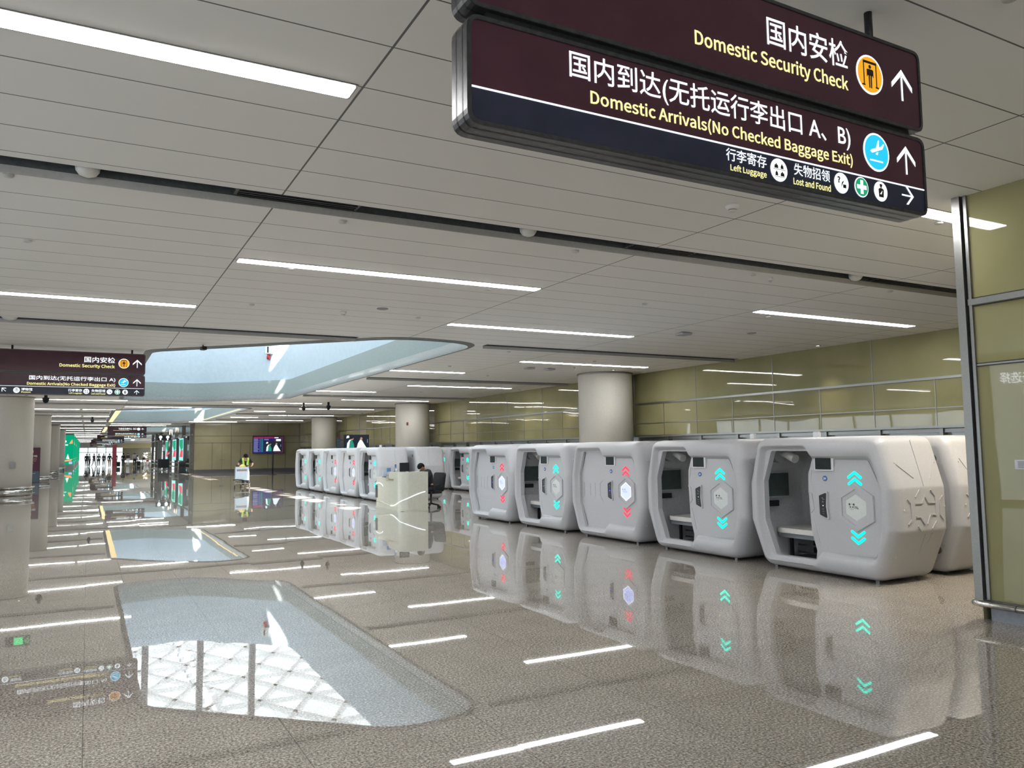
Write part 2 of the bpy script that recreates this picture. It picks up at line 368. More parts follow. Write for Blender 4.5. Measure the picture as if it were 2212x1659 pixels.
# right wall: olive glass above a recessed counter window band
def wall_x(name, x, y0, y1, z0, z1, m): return struct(MB().add([(x, y0, z0), (x, y1, z0), (x, y1, z1), (x, y0, z1)], [(0, 1, 2, 3)]).build(name, m, fix=False))
def wavy(m, k, sc):
    """slightly uneven glazing: every pane bows a little"""
    b = m.node_tree.nodes['Principled BSDF']; g = N(m, 'ShaderNodeNewGeometry'); n = N(m, 'ShaderNodeTexNoise'); n.inputs['Scale'].default_value = sc; n.inputs['Detail'].default_value = 0
    L(m, g.outputs['Position'], n.inputs['Vector']); sb = N(m, 'ShaderNodeVectorMath', operation='SUBTRACT'); sb.inputs[1].default_value = (.5, .5, .5); L(m, n.outputs['Color'], sb.inputs[0])
    sc_ = N(m, 'ShaderNodeVectorMath', operation='SCALE'); sc_.inputs['Scale'].default_value = k; L(m, sb.outputs[0], sc_.inputs[0])
    ad = N(m, 'ShaderNodeVectorMath', operation='ADD'); L(m, g.outputs['Normal'], ad.inputs[0]); L(m, sc_.outputs[0], ad.inputs[1])
    nn = N(m, 'ShaderNodeVectorMath', operation='NORMALIZE'); L(m, ad.outputs[0], nn.inputs[0]); L(m, nn.outputs[0], b.inputs['Normal'])
wavy(OLIVE, .012, .8); wavy(OLIVE2, .02, .6); wavy(GLASSD, .02, .5)
wall_x('wall_right', XR, 4.7, 69, 2.07, HC, OLIVE)
wall_x('wall_counter', XR+.28, 4.7, 69, 0, 2.07, TEALG)
struct(MB().add([(XR, 4.7, 2.02), (XR+.55, 4.7, 2.02), (XR+.55, 69, 2.02), (XR, 69, 2.02)], [(0, 1, 2, 3)]).build('trim_32', DARKM, fix=False))
t1, t2 = MB(), MB()
for z, h in ((3.12, .055), (2.055, .05)): t1.box(XR-.03, XR+.02, 4.7, 69, z-h/2, z+h/2)
t1.box(XR-.012, XR+.01, 4.7, 69, 2.46, 2.48)
k = 0
while 6.0+k*1.535 < 69:
    y = 6.0+k*1.535
    t1.box(XR-.012, XR+.01, y-.009, y+.009, 2.07, 3.1)
    if k % 2 == 0: t1.box(XR-.012, XR+.01, y-.009, y+.009, 3.1, HC)
    t2.box(XR+.12, XR+.30, y-.045, y+.045, 0, 2.02); k += 1
t2.box(XR+.16, XR+.30, 4.7, 69, 1.93, 2.01); t2.box(XR+.0, XR+.30, 4.7, 69, 0, .9)
struct(t1.build('trim_33', GREYM)); struct(t2.build('trim_34', GREYM))

# projecting wall beside the camera (olive glass, steel corner, bumper rail)
PXW, PYW = 7.62, 4.60
wall_x('wall_near', PXW, YB, PYW, .20, HC, OLIVE)
struct(MB().add([(PXW, PYW, 0), (XR+.6, PYW, 0), (XR+.6, PYW, HC), (PXW, PYW, HC)], [(0, 1, 2, 3)]).build('wall_return', OLIVE2, fix=False))
t = MB().box(PXW-.05, PXW+.03, PYW-.035, PYW+.045, .19, HC); t.box(PXW-.022, PXW+.02, PYW-.085, PYW-.055, .2, HC)
t.box(PXW-.03, PXW+.02, YB, PYW-.05, 3.045, 3.105); t.box(PXW-.008, PXW+.01, YB, PYW-.05, 2.447, 2.462)
struct(t.build('trim_35', GREYM))
t = MB(); 
for z in (3.115, 3.035, 2.468, 2.441): t.box(PXW-.007, PXW+.01, YB, PYW-.05, z-.004, z+.004)
t.box(PXW-.01, PXW, PYW-.055, PYW-.035, .2, HC)
struct(t.build('trim_36', RUBBER))
struct(MB().box(PXW+.04, PXW+.4, YB, PYW-.05, 0, .2).build('baseboard_right', SKIRT))
br = thing('bumper_rail', 'polished steel tube running low along the olive glass wall', 'rail', (PXW-.09, PYW, .17))
pts = [(.16, .03, 0), (.06, .045, 0), (.015, .03, 0), (0, -.03, 0), (0, -.4, 0), (0, YB-PYW, 0)]
MB().tube(pts, .032, 14).build('tube', STEEL, br)
MB().tube([(0, -.36, 0), (0, -.375, 0)], .0335, 14).build('joint_ring', DARKM, br)
sw = thing('notice_plate', 'small white card plate fixed on the olive glass wall', 'plate', (PXW-.006, 4.155, 1.49))
MB().box(-.008, .004, -.09, .06, -.045, .045).build('plate', mat('card_white', (.6, .62, .66), .4), sw, bevel=.004)
b_ = MB()
for k in range(5): b_.box(-.0095, -.008, -.07+.0*k, .03, .024-.013*k, .028-.013*k)
b_.build('printed_lines', INK, sw)

# far transverse wall with doors and the wall ends
YW = 69.0
struct(MB().add([(7.62, YW, .28), (XR+.6, YW, .28), (XR+.6, YW, HC), (7.62, YW, HC)], [(0, 1, 2, 3)]).build('wall_far', OLIVE2, fix=False))
struct(MB().box(7.66, XR+.6, YW+.04, YW+.3, 0, .28).build('baseboard_far', DARKM))
t = MB()
for z in (3.05, 2.48): t.box(7.62, XR, YW-.012, YW+.01, z-.018, z+.018)
for x in (10.55, 13.55, 16.2): t.box(x-.015, x+.015, YW-.012, YW+.01, 2.5, HC)
for x in (9.06, 10.56, 11.31, 12.08, 13.55, 15.0): t.box(x-.015, x+.015, YW-.012, YW+.01, .28, 2.5)
t.box(7.58, 7.66, YW-.05, YW+.03, 0, HC)
struct(t.build('trim_37', noisy(mat('panel_joint', rough=.5), 10, (.06, .055, .04), (.08, .07, .05))))
struct(MB().box(9.806, 9.822, YW-.012, YW+.01, .28, 2.48).build('door_1', MATS['panel_joint']))
dh = MB(); dh.tube([(9.68, YW-.05, 1.10), (9.74, YW-.05, 1.10)], .03, 8); dh.tube([(9.88, YW-.05, 1.10), (9.94, YW-.05, 1.10)], .03, 8)
dh.build('door_handle', DARKM, bpy.data.objects['door_1'])
# left and back walls, hall end
wall_x('wall_left', XL, YB, 17, 0, HC, PLAS)
struct(MB().add([(-16, 17, 0), (XL, 17, 0), (XL, 17, HC), (-16, 17, HC)], [(0, 1, 2, 3)]).build('wall_side', PLAS, fix=False))
struct(MB().box(-16.2, -16, 17, YF, 0, .3).box(-16.2, -16, 17, YF, 3.7, HC).box(-16.2, -16, 66, YF, .3, 3.7).build('wall_added_window', PLAS))  # unseen window opening added for daylight on ceiling and pod fronts
t = MB()
for k in range(16): t.box(-16.1, -15.95, 17+3*k-.05, 17+3*k+.05, .3, 3.7)
struct(t.build('trim_42', GREYM))
struct(MB().box(XL, PXW, YB-.2, YB, 0, .3).box(XL, PXW, YB-.2, YB, 3.4, HC).build('wall_back', PLAS))  # unseen wall, left open at mid-height so added daylight lifts the ceiling
t = MB()
for k in range(7): t.box(XL+2.2*k-.05, XL+2.2*k+.05, YB-.15, YB-.05, .3, 3.4)
struct(t.build('trim_43', GREYM))
# mirror-like glazed wall beyond the far wall, with dark mullions
wall_x('window_1', 7.66, YW+.3, 119, 0, HC, GLASSD)
t = MB()
for k in range(8):
    y = YW+1.8+k*6.4; t.box(7.5, 7.66, y-.12, y+.12, 0, HC)
for z in (.35, .75, 3.2): t.box(7.56, 7.66, YW+.3, 119, z-.05, z+.05)
struct(t.build('trim_38', noisy(mat('mullion_bronze', rough=.35, metal=.4), 10, (.16, .145, .12), (.20, .18, .15))))
struct(MB().box(6.6, 14, 190, 190.3, .2, 2.85).build('wall_end', OLIVE2))
struct(MB().box(6.6, 14, 189.8, 190.3, 2.85, 3.9).build('trim_39', noisy(mat('end_beam_tan', rough=.5), 5, (.50, .42, .22), (.55, .47, .26))))
struct(MB().box(-8, 18, 195, 195.3, 3.0, HC).build('trim_40', PLAS))
t = MB()
for k in range(9): x = -7+k*1.75; t.box(x-.08, x+.08, 194.9, 195.1, 0, 3.0)
t.box(-8, 7, 194.9, 195.1, 1.95, 2.1); struct(t.build('trim_41', GREYM))
m = mat('clear_glass'); nt = m.node_tree; nt.nodes.remove(nt.nodes['Principled BSDF'])
tp = N(m, 'ShaderNodeBsdfTransparent'); tp.inputs[0].default_value = (.93, .97, .96, 1); gl = N(m, 'ShaderNodeBsdfGlossy'); gl.inputs['Roughness'].default_value = .02
ms = N(m, 'ShaderNodeMixShader'); ms.inputs[0].default_value = .08; L(m, tp.outputs[0], ms.inputs[1]); L(m, gl.outputs[0], ms.inputs[2]); L(m, ms.outputs[0], nt.nodes['Material Output'].inputs[0])
struct(MB().box(-8, 7, 195.12, 195.15, 0, 3.0).build('window_2', m))

# ================================================================== CEILING LIGHTS
def strip(x0, x1, y, label, group=None, wd=.20):
    wd = .15 if y > 48 else wd
    t = thing('linear_ceiling_light', label, 'ceiling light', ((x0+x1)/2, y, HC), 0, group); h = (x1-x0)/2
    MB().prism(rrect(-h, h, -wd/2, wd/2, .02, 2), lambda x, y: (x, y, -.012), lambda x, y: (x, y, -.002)).build('diffuser', STRIP, t)
    f = MB(); f.prism(rrect(-h-.015, h+.015, -wd/2-.015, wd/2+.015, .02, 2), lambda x, y: (x, y, -.009), lambda x, y: (x, y, .0), [rrect(-h+.001, h-.001, -wd/2+.001, wd/2-.001, .02, 2)])
    f.build('housing', GREYM, t); return t
XA = [1.57-PX, 1.57, 1.57+PX, 1.57+2*PX, 1.57+3*PX]
YA = lambda k: 5.045+PY*k
YBm = lambda k: 10.29+PY*k
e_ = .05
strip(XA[0]+e_, XA[1]-e_, YA(0), 'broad bright ceiling strip at top left, nearest the camera')
strip(XA[2]+e_, XA[3]-e_, YA(0), 'bright ceiling strip that runs behind the near sign to the glass wall')
strip(XA[1]+e_, XA[2]-e_, YBm(0), 'long bright ceiling strip in the picture centre before the skylight')
strip(XA[3]+e_, XA[4]-e_, YBm(0), 'ceiling strip high over the nearest pods, closest to the right wall')
strip(XA[0]+e_, XA[1]-e_, YA(1), 'ceiling strip at left, directly in front of the far hanging sign')
strip(XA[2]+e_, XA[3]-e_, YA(1), 'ceiling strip just right of the skylight near tip')
strip(XA[3]+e_, XA[4]-e_, YBm(1), 'ceiling strip ending just before the nearest round column on the right')
strip(8.05, XA[3]-e_, YA(2), 'shorter ceiling strip beside the right edge of the first skylight')
strip(XA[3]+e_, XA[4]-e_, YBm(2), 'ceiling strip between the nearest and the middle right columns')
G2 = 'thin ceiling strips far down the hall'; G3 = 'thin ceiling strips over the left columns'
strip(XA[0]+e_, XA[1]-.35, YA(2), 'ceiling strip seen just under the hanging sign with the left arrow', None)
strip(XA[0]+e_, XA[1]-e_, YA(3), 'ceiling strip left of the skylight, second below the hanging sign')
strip(8.05, XA[3]-e_, YA(3), 'short ceiling strip near the far right corner of the first skylight')
strip(XA[3]+e_, XA[4]-e_, YBm(3), 'ceiling strip right before the middle round column')
strip(XA[0]+e_, XA[1]-.02, YA(4)-.2, 'ceiling strip left of the gap between the two skylights')
strip(6.2, 8.02, YA(4)-.2, 'left half of the broken strip behind the first skylight')
strip(8.07, XA[3]-e_, YA(4)-.2, 'right half of the broken strip behind the first skylight')
strip(XA[3]+e_, XA[4]-e_, YBm(4)-.25, 'ceiling strip between the middle and the farthest right columns')
strip(1.65, 5.35, YBm(4)-.1, 'ceiling strip along the near edge of the second skylight')
for k in (5, 6, 7, 8, 9, 10, 11, 12, 13, 14, 16, 18, 20):
    strip(XA[0]+e_, XA[0]+2.5, YA(k)-.5, 'thin lit ceiling strip far down the left side beyond the skylights', G3); strip(XA[0]+2.65, XA[1]-.3, YA(k)-.5, 'thin lit ceiling strip far down the left side beyond the skylights', G3)
for k in (5, 6, 7):
    y = YA(k)-.6
    if y < 68: strip(8.75, XA[3]-e_, y, 'thin lit ceiling strip before the far olive wall', G2)
    y = YBm(k)-.5
    if y < 68: strip(XA[3]+e_, XA[3]+1.2, y, 'thin lit ceiling strip before the far olive wall', G2); strip(XA[3]+1.3, XA[4]-.1, y, 'thin lit ceiling strip before the far olive wall', G2)
strip(7.0, 10.5, 66.9, 'thin lit ceiling strip before the far olive wall', G2)
for y in (71.9, 76.5, 107, 142, 176): strip(1.6, 6.1, y, 'thin lit ceiling strip between the distant skylights', 'thin ceiling strips between the distant skylights')
# warm cove bands along the far skylights
for i, (x0, x1, y0, y1) in enumerate(((1.32, 1.6, 49.6, 67.5), (7.48, 7.58, 46.4, 64.8), (1.32, 1.6, 80, 100), (1.32, 1.6, 114, 135))):
    o = MB().box(x0-(x0+x1)/2, x1-(x0+x1)/2, y0-(y0+y1)/2, y1-(y0+y1)/2, -.035, -.02).build('cove_light', WARM); o.location = ((x0+x1)/2, (y0+y1)/2, HC-.0)
    tag(o, ('warm yellow light band along the left edge of the second skylight', 'thin warm yellow light band along the right edge of the second skylight',
            'warm yellow light band beside the third skylight', 'warm yellow light band beside the fourth, farthest lit skylight')[i], 'cove light')

# downlights that wash the columns and the olive wall
def downlight(x, y, label, e=60, spot=1.0, group=None):
    t = thing('downlight', label, 'downlight', (x, y, HC), 0, group)
    MB().lathe([(.05, -.004), (.05, -.016), (.068, -.018), (.072, -.002)], n=20).build('ring', GREYM, t)
    MB().lathe([(.0, -.006), (.049, -.006), (.049, -.01), (.0, -.01)], n=20).build('lens', emi('warm_lens', (1, .9, .7), 6), t)
    l = bpy.data.lights.new('lamp', 'SPOT'); l.energy = e; l.spot_size = spot; l.spot_blend = .8; l.color = (1, .85, .62); l.shadow_soft_size = .05
    o = bpy.data.objects.new('lamp', l); COL.objects.link(o); o.parent = t; o.location = (0, 0, -.03)
COLS = [(15.18, 21.46, 'right'), (15.18, 39.2, 'right'), (15.18, 56.94, 'right'), (-2.96, 39.2, 'left'), (-2.96, 56.94, 'left'), (-2.96, 74.68, 'left'), (-2.96, 92.42, 'left'), (-2.96, 21.46, 'left')]
for i, (x, y, s_) in enumerate(COLS):
    if s_ == 'right':
        downlight(x-.55, y-1.25, 'small downlight in front of the %s round column on the right' % ('nearest', 'middle', 'farthest')[i], 90)
for y in (13.3, 25.5, 28.6, 34.0, 44.0, 50.0): downlight(XR-.45, y, 'small downlight in the ceiling close to the olive wall', 60, 1.2, 'downlights along the olive wall')
downlight(-2.3, 37.8, 'small downlight in front of the large white column at left', 90)

downlight(9.6, 5.05, 'unseen downlight added to warm the near pod end, behind the olive glass corner', 260, 1.9)  # out-of-view lamp added to warm the pod end walls
downlight(11.6, 5.05, 'unseen downlight added farther right to warm the pod half hidden by the olive corner', 200, 1.9)  # second added lamp, warms the back pod's end
# ceiling fittings
def disc_fit(x, y, r, label, group, m=None, name='ceiling_speaker', cat='ceiling speaker', d=.02):
    o = MB().lathe([(r, 0), (r, -d*.5), (r*.85, -d), (0, -d)], n=20).build(name, m or PLAS); o.location = (x, y, HC); return tag(o, label, cat, group)
for x, y in ((-.68, 7.95), (-.68, 10.35), (2.33, 8.05), (2.33, 10.47), (5.28, 8.03), (5.33, 10.55), (8.33, 8.06), (8.33, 10.55), (11.28, 8.0), (8.26, 5.22), (4.4, 2.3), (5.33, 13.45), (2.33, 13.35), (11.3, 10.6), (-.68, 16.9), (2.33, 16.9)):
    disc_fit(x, y, .045, 'small round sprinkler cover in the white ceiling before the first skylight', 'sprinkler covers before the first skylight', name='sprinkler_cover', cat='sprinkler cover', d=.022)
for x, y in ((11.7, 23.3), (12.6, 18.3), (9.3, 17.3), (9.3, 21.0), (12.4, 31), (9.4, 34), (13.5, 25.6), (13.5, 34.5)):
    disc_fit(x, y, .05, 'small round sprinkler cover among the right ceiling strips', 'sprinkler covers right of the first skylight', name='sprinkler_cover', cat='sprinkler cover', d=.025)
for x, y, l in ((4.43, 12.85, 'flat round grey speaker in the ceiling left of the near skylight tip'), (12.7, 12.4, 'flat round speaker in the ceiling near the right strip')):
    disc_fit(x, y, .10, l, None, noisy(mat('speaker_grey', rough=.6), 60, (.3, .3, .32), (.36, .36, .38)), d=.015)
def smoke(x, y, label, r=.055):
    t = thing('smoke_detector', label, 'smoke detector', (x, y, HC))
    MB().lathe([(r, 0), (r, -.02), (r*.8, -.045), (r*.62, -.05)], n=24).build('body', mat('detector_white', (.75, .74, .72), .4), t)
    MB().lathe([(r*.6, -.048), (r*.6, -.062), (r*.45, -.072), (0, -.072)], n=24).build('cap', mat('detector_white'), t)
    MB().lathe([(r*.61, -.052), (r*.61, -.057)], n=24).build('vent_ring', BLACK, t)
smoke(5.72, 5.78, 'white smoke detector hanging just below the near sign edge', .07); smoke(3.91, 13.45, 'white smoke detector between the central strip and the skylight'); smoke(8.73, 8.12, 'small pale detector between the air slot and the right strip', .04)
smoke(13.0, 20.0, 'white smoke detector above the strip before the near column', .05)
def ap(x, y, label):
    t = thing('wireless_access_point', label, 'access point', (x, y, HC))
    MB().prism(rrect(-.14, .14, -.14, .14, .04), lambda x, y: (x*.92, y*.92, -.05), lambda x, y: (x, y, -.012)).build('body', noisy(mat('ap_grey', rough=.4), 30, (.36, .37, .40), (.40, .41, .44)), t)
    MB().box(-.05, .05, -.05, .05, -.012, 0).build('bracket', DARKM, t)
ap(11.3, 13.0, 'square grey box on the ceiling right of the skylight tip'); ap(11.75, 20.55, 'left one of two flat grey boxes near the right column'); ap(12.5, 20.6, 'right one of two flat grey boxes near the right column')
def lens(x, y, label, r=.10):
    o = MB().lathe([(r, -.0), (r*.95, -.04), (r*.7, -.075), (r*.3, -.092), (0, -.095)], n=28).build('domed_sensor', mat('dome_white', (.7, .69, .66), .3)); o.location = (x, y, HC+.045); tag(o, label, 'sensor')
lens(-.07, 7.57, 'half dome sensor in the air slot at left'); lens(4.34, 7.57, 'half dome sensor in the air slot at the picture centre'); lens(9.9, 7.57, 'half dome sensor in the air slot at right by the glass wall edge'); lens(-1.3, 16.42, 'half dome sensor in the second air slot at far left', .13)
for x0, x1, l in ((1.15, 2.35, 'black slatted air diffuser in the slot across the left panel joint'), (5.75, 6.75, 'black slatted air diffuser in the slot near the picture centre'), (10.3, 11.6, 'black slatted air diffuser in the slot at the right')):
    t = thing('air_diffuser', l, 'air diffuser', ((x0+x1)/2, 7.56, HC)); h = (x1-x0)/2
    MB().box(-h, h, -.09, .10, -.0, .03).build('frame', DARKM, t)
    b_ = MB()
    for k in range(3): b_.box(-h+.03, h-.03, -.07+.055*k, -.05+.055*k, -.012, 0)
    b_.build('slats', BLACK, t)
def dome_cam(x, y, label, r=.12):
    t = thing('dome_camera', label, 'security camera', (x, y, HC))
    MB().lathe([(r*.5, 0), (r*.5, -.16), (r, -.18), (r, -.28)], n=20).build('housing', BLACK, t)
    MB().lathe([(r*.9, -.28), (r*.8, -.34), (r*.4, -.39), (0, -.4)], n=20).build('dome', SCREEN, t)
dome_cam(-1.55, 36.5, 'black dome camera just under the far hanging sign', .12)
for x, y, l in ((9.6, 40, 'left one of two dark dome cameras before the middle column'), (10.6, 39, 'right one of two dark dome cameras before the middle column'), (.2, 58.5, 'dark dome camera among the distant left strips')): dome_cam(x, y, l, .11)

# ================================================================== COLUMNS
def column(x, y, label, R=.9, skirt=True):
    t = thing('round_column', label, 'column', (x, y, 0))
    MB().lathe([(R, .0), (R, HC-.08), (R+.0, HC)], n=64).build('shaft', COLM, t)
    MB().lathe([(R+.002, HC-.045), (R+.035, HC-.04), (R+.035, HC-.002)], n=64).build('ceiling_collar', GREYM, t)
    if skirt:
        MB().lathe([(R+.01, .0), (R+.03, .02), (R+.03, .30), (R+.01, .31)], n=64).build('steel_skirting', STEEL, t)
        MB().tube([(math.cos(a)*(R+.09), math.sin(a)*(R+.09), .34) for a in [2*PI*k/48 for k in range(49)]], .03, 8).build('bumper_tube', STEEL, t)
    return t
LB = ['nearest and widest round column on the right, rising behind the pods', 'middle round column on the right, with a small dark device on it', 'farthest round column on the right, above the far pod cluster',
      'large pale round column at the left picture edge', 'second pale column from the left edge, behind the maroon totem', 'third pale column from the left edge', 'fourth pale column from the left edge, beside the green advert column', '']
for (x, y, s_), l in zip(COLS, LB):
    if l: column(x, y, l)
dv = MB().box(-.05, .05, -.04, .0, -.08, .08).build('call_point', noisy(mat('call_point_red', rough=.4), 40, (.10, .02, .02), (.14, .03, .03))); dv.location = (14.62, 38.46, 3.05); dv.rotation_euler = (0, 0, -.62); tag(dv, 'small dark red device high on the middle right column', 'call point')
dv = MB().box(-.10, .10, -.03, .0, -.13, .13).build('wall_socket_plate', GREYM); dv.location = (-2.72, 38.27, 1.27); dv.rotation_euler = (0, 0, .27); tag(dv, 'small grey plate on the large pale left column', 'plate')
# green advert columns
def advert(x, y, label, group=None):
    t = thing('advert_column', label, 'advert column', (x, y, 0), 0, group)
    MB().box(-.62, .62, -.6, .6, 0, HC).build('core', PLAS, t)
    p = MB().box(-.66, .66, -.66, -.6, .42, 4.0).build('front_panel', ADG, t)
    MB().box(.6, .66, -.62, .62, .42, 4.0).build('side_panel', ADG, t)
    mp = lambda u, v: (u, -.665, v)
    MB().prism([(-.5, .95), (.55, 1.12), (.35, .88), (-.35, .82)], mp, None).build('boat_picture', ADO, t)
    MB().prism([(-.15, 1.15), (.2, 1.1), (.02, 1.75)], mp, None).build('sail_picture', ADW, t)
    MB().prism([(.12, 2.95), (.5, 3.0), (.45, 3.5), (.3, 3.3)], mp, None).build('title_stroke', ADO, t)
    MB().prism(circ(-.3, 3.25, .14), mp, None).build('title_dot', ADW, t)
    MB().prism(rrect(-.4, 0, 2.75, 2.9, .02), mp, None).build('caption_bar', ADW, t)
    MB().prism(rrect(.15, .5, .52, .80, .02), mp, None).build('lilac_square', ADP, t)
    return t
advert(-2.15, 110, 'green lit advert column with an orange boat, the nearest of its row')
for y in (127, 145, 163, 180): advert(-2.15, y, 'green lit advert column partly hidden behind the nearest green one', 'green advert columns farther down')

# ================================================================== SLEEPING PODS
PD = 1.08
HEX = [(-1.165, .64), (-.92, .025), (.92, .025), (1.165, .64), (1.165, 1.16), (.99, 1.80), (-.99, 1.80), (-1.165, 1.16)]
REC = [(-.995, .66), (-.90, .25), (-.07, .25), (.04, .115), (.84, .115), (.995, .64), (1.0, 1.17), (.90, 1.69), (.12, 1.69), (.02, 1.555), (-.885, 1.555), (-1.0, 1.16)]
OPEN = [(.055, .185), (.73, .185), (.915, .655), (.915, 1.19), (.76, 1.62), (.10, 1.62), (.045, 1.53), (.13, 1.31), (.135, 1.07), (.11, .56), (.035, .31)]
CTR = Vector((0, .9))
def polar(poly, angs):
    P = [Vector(p)-CTR for p in poly]; A = [(math.atan2(p.y, p.x) % (2*PI), p) for p in P]; out = []
    n = len(P)
    for a in angs:
        d = Vector((math.cos(a), math.sin(a))); best = None
        for i in range(n):
            p, q = P[i], P[(i+1) % n]; e2 = q-p; den = d.x*e2.y-d.y*e2.x
            if abs(den) < 1e-9: continue
            t = (p.x*e2.y-p.y*e2.x)/den; u = (p.x*d.y-p.y*d.x)/den
            if t > 0 and -1e-6 <= u <= 1+1e-6: best = t if best is None else max(best, t)
        out.append(CTR+d*best)
    return out
hexr = rounded(HEX, [.16, .20, .20, .16, .16, .17, .17, .16], 8); recr = rounded(REC, [.25, .10, .10, .05, .13, .25, .25, .10, .09, .08, .12, .25], 5)
angs = sorted({round(math.atan2(p[1]-.9, p[0]) % (2*PI), 4) for p in hexr+recr})
def inset(ring, d):
    n = len(ring); out = []
    for i in range(n):
        t = (ring[(i+1) % n]-ring[i-1]).normalized(); nn = Vector((t.y, -t.x)); out.append(ring[i]-nn*d)
    return out
R0 = polar(hexr, angs); RR = polar(recr, angs)
def offp(poly, d):
    n = len(poly); out = []
    for i in range(n):
        a, b, c = Vector(poly[i-1]), Vector(poly[i]), Vector(poly[(i+1) % n]); d1 = (b-a).normalized(); d2 = (c-b).normalized()
        n1 = Vector((-d1.y, d1.x)); n2 = Vector((-d2.y, d2.x)); k = 1+n1.dot(n2); q = b+(n1+n2)*(d/k); out.append((q.x, q.y))
    return out
HR = [.16, .20, .20, .16, .16, .17, .17, .16]; RRD = [.25, .10, .10, .05, .13, .25, .25, .10, .09, .08, .12, .25]
def HX(d): return polar(rounded(offp(HEX, d), [max(r-d, .05) for r in HR], 8), angs)
def RC(d): return polar(rounded(offp(REC, d), [max(r-d*.5, .03) for r in RRD], 5), angs)
def at(ring, x): return [(x, p.x, p.y) for p in ring]
def pod(open_, label, num):
    t = thing('sleeping_pod', label, 'sleeping pod', (0, 0, 0))
    X = lambda x: x-PD/2
    # shell: back cap, body, rounded front rim, stepped recess
    s = MB()
    s.loft([at(HX(.14), X(PD)), at(HX(.05), X(PD-.025)), at(HX(.012), X(PD-.07)), at(R0, X(PD-.14)), at(R0, X(.20)), at(HX(.006), X(.13)), at(HX(.024), X(.075)), at(HX(.052), X(.035)), at(HX(.085), X(.010)), at([a_.lerp(b_, .45) for a_, b_ in zip(HX(.10), RC(0))], X(0)),
            at(RC(0), X(.004)), at(RC(.012), X(.014)), at(RC(.026), X(.045)), at(RC(.045), X(.072)), at(RC(.055), X(.08))], True, False)
    sh = s.build('shell', WHITE, t)
    fl = RC(.055); opr = rounded(OPEN, [.03, .04, .05, .05, .04, .04, .05, .08, .08, .08, .04], 4)
    f = MB().prism([(p.x, p.y) for p in fl], lambda u, v: (X(0.08), u, v), None, [opr])
    f.loft([[(X(0.08), u, v) for u, v in opr], [(X(.17), u, v) for u, v in opr]], False, False, sm=False)
    fp = f.build('front_panel', WHITE, t)
    # inner lining
    li = HX(.09)
    MB().loft([at(li, X(.17)), at(li, X(PD-.08)), at(HX(.16), X(PD-.05))], False, True).build('inner_lining', INNER, t)
    mp = lambda u, v, d=0: (X(0.08)-d, u, v)
    # door side ridge and pull recess
    b = MB(); b.bars([((.135, 1.07), (.085, 1.045)), ((.085, 1.045), (.06, .85)), ((.06, .85), (.11, .80))] if open_ else [((.88, 1.05), (.83, 1.02)), ((.83, 1.02), (.83, .78)), ((.83, .78), (.88, .74))], .014, mp if open_ else (lambda u, v, d: (X(.13)-d, u, v)), .008)
    b.bars([((.075, 1.36), (.10, 1.20)), ((.07, .72), (-.02, .40))] if open_ else [((.70, 1.36), (.12, 1.34)), ((.62, 1.02), (.46, 1.02)), ((.46, 1.02), (.46, .77)), ((.62, 1.02), (.62, .77)), ((.62, .77), (.46, .77)), ((.30, 1.02), (.18, 1.10)), ((.30, 1.02), (.30, .80)), ((.30, .80), (.2, .68)), ((.68, .48), (.12, .46))], .01, mp if open_ else (lambda u, v, d: (X(.13)-d, u, v)), .005)
    b.build('door_grooves', WHITE, t)
    if not open_:
        MB().prism([(u*1.0, v) for u, v in opr], lambda u, v: (X(.13), u, v), lambda u, v: (X(.16), u, v)).build('sliding_door', WHITE, t)
        MB().bars([((.75, 1.60), (.925, 1.19)), ((.925, 1.19), (.925, .655)), ((.925, .655), (.73, .22))], .014, lambda u, v, d: (X(.13)-d, u, v), .002).build('door_gap', INK, t)
    # raised plate edge on the right half
    MB().prism(rounded([(-.37, 1.50), (-.80, 1.50), (-.97, 1.14), (-.97, .68), (-.86, .32), (-.36, .31), (-.30, .40), (-.30, 1.42)], .05, 4), lambda u, v: (X(.066), u, v), lambda u, v: (X(.082), u, v)).build('raised_plate', WHITE, t, bevel=.012)
    # screen
    sc = MB().prism(rrect(-.30, .005, 1.36, 1.546, .015), lambda u, v: (X(0.055), u, v), lambda u, v: (X(0.085), u, v)).build('screen_frame', mat('bezel_white', (.7, .71, .74), .3), t, bevel=.004)
    MB().prism(rrect(-.262, -.012, 1.374, 1.533, .006), lambda u, v: (X(0.0535), u, v), None).build('display', SCREEN, sc, fix=False)
    # number sticker
    st = MB().prism(circ(-.14, 1.258, .034), lambda u, v: (X(0.0725), u, v), lambda u, v: (X(0.08), u, v)).build('number_sticker', BLUE, t)
    if num: lettering(num, .118, .162, 1.243, 1.273, lambda u, v: (X(0.072), -u, v), mat('sticker_print', (.75, .8, .85), .5), st, bold=.02)
    # control handle
    hd = rounded([(-.034, 1.045), (-.185, 1.10), (-.168, .90), (-.195, .715), (-.041, .772)], .02, 3)
    h = MB().prism(hd, lambda u, v: (X(0.058), u, v), lambda u, v: (X(0.085), u, v)).build('control_surround', WHITE, t, bevel=.005)
    hi = rounded([(-.046, 1.032), (-.167, 1.078), (-.152, .90), (-.172, .742), (-.052, .786)], .018, 3)
    MB().prism(hi, lambda u, v: (X(0.0575), u, v), lambda u, v: (X(0.059), u, v)).build('control_panel', BLACK, h)
    g_ = MB()
    for (a, b2, c, d) in ((-.11, -.09, 1.0, 1.008), (-.13, -.10, .985, .99), (-.12, -.09, .96, .964), (-.115, -.095, .945, .95), (-.12, -.09, .86, .863), (-.125, -.09, .83, .833), (-.12, -.1, .80, .803)): g_.box(X(0.0568), X(0.0574), a, b2, c, d)
    g_.build('control_marks', mat('mark_grey', (.3, .34, .35), .5), h)
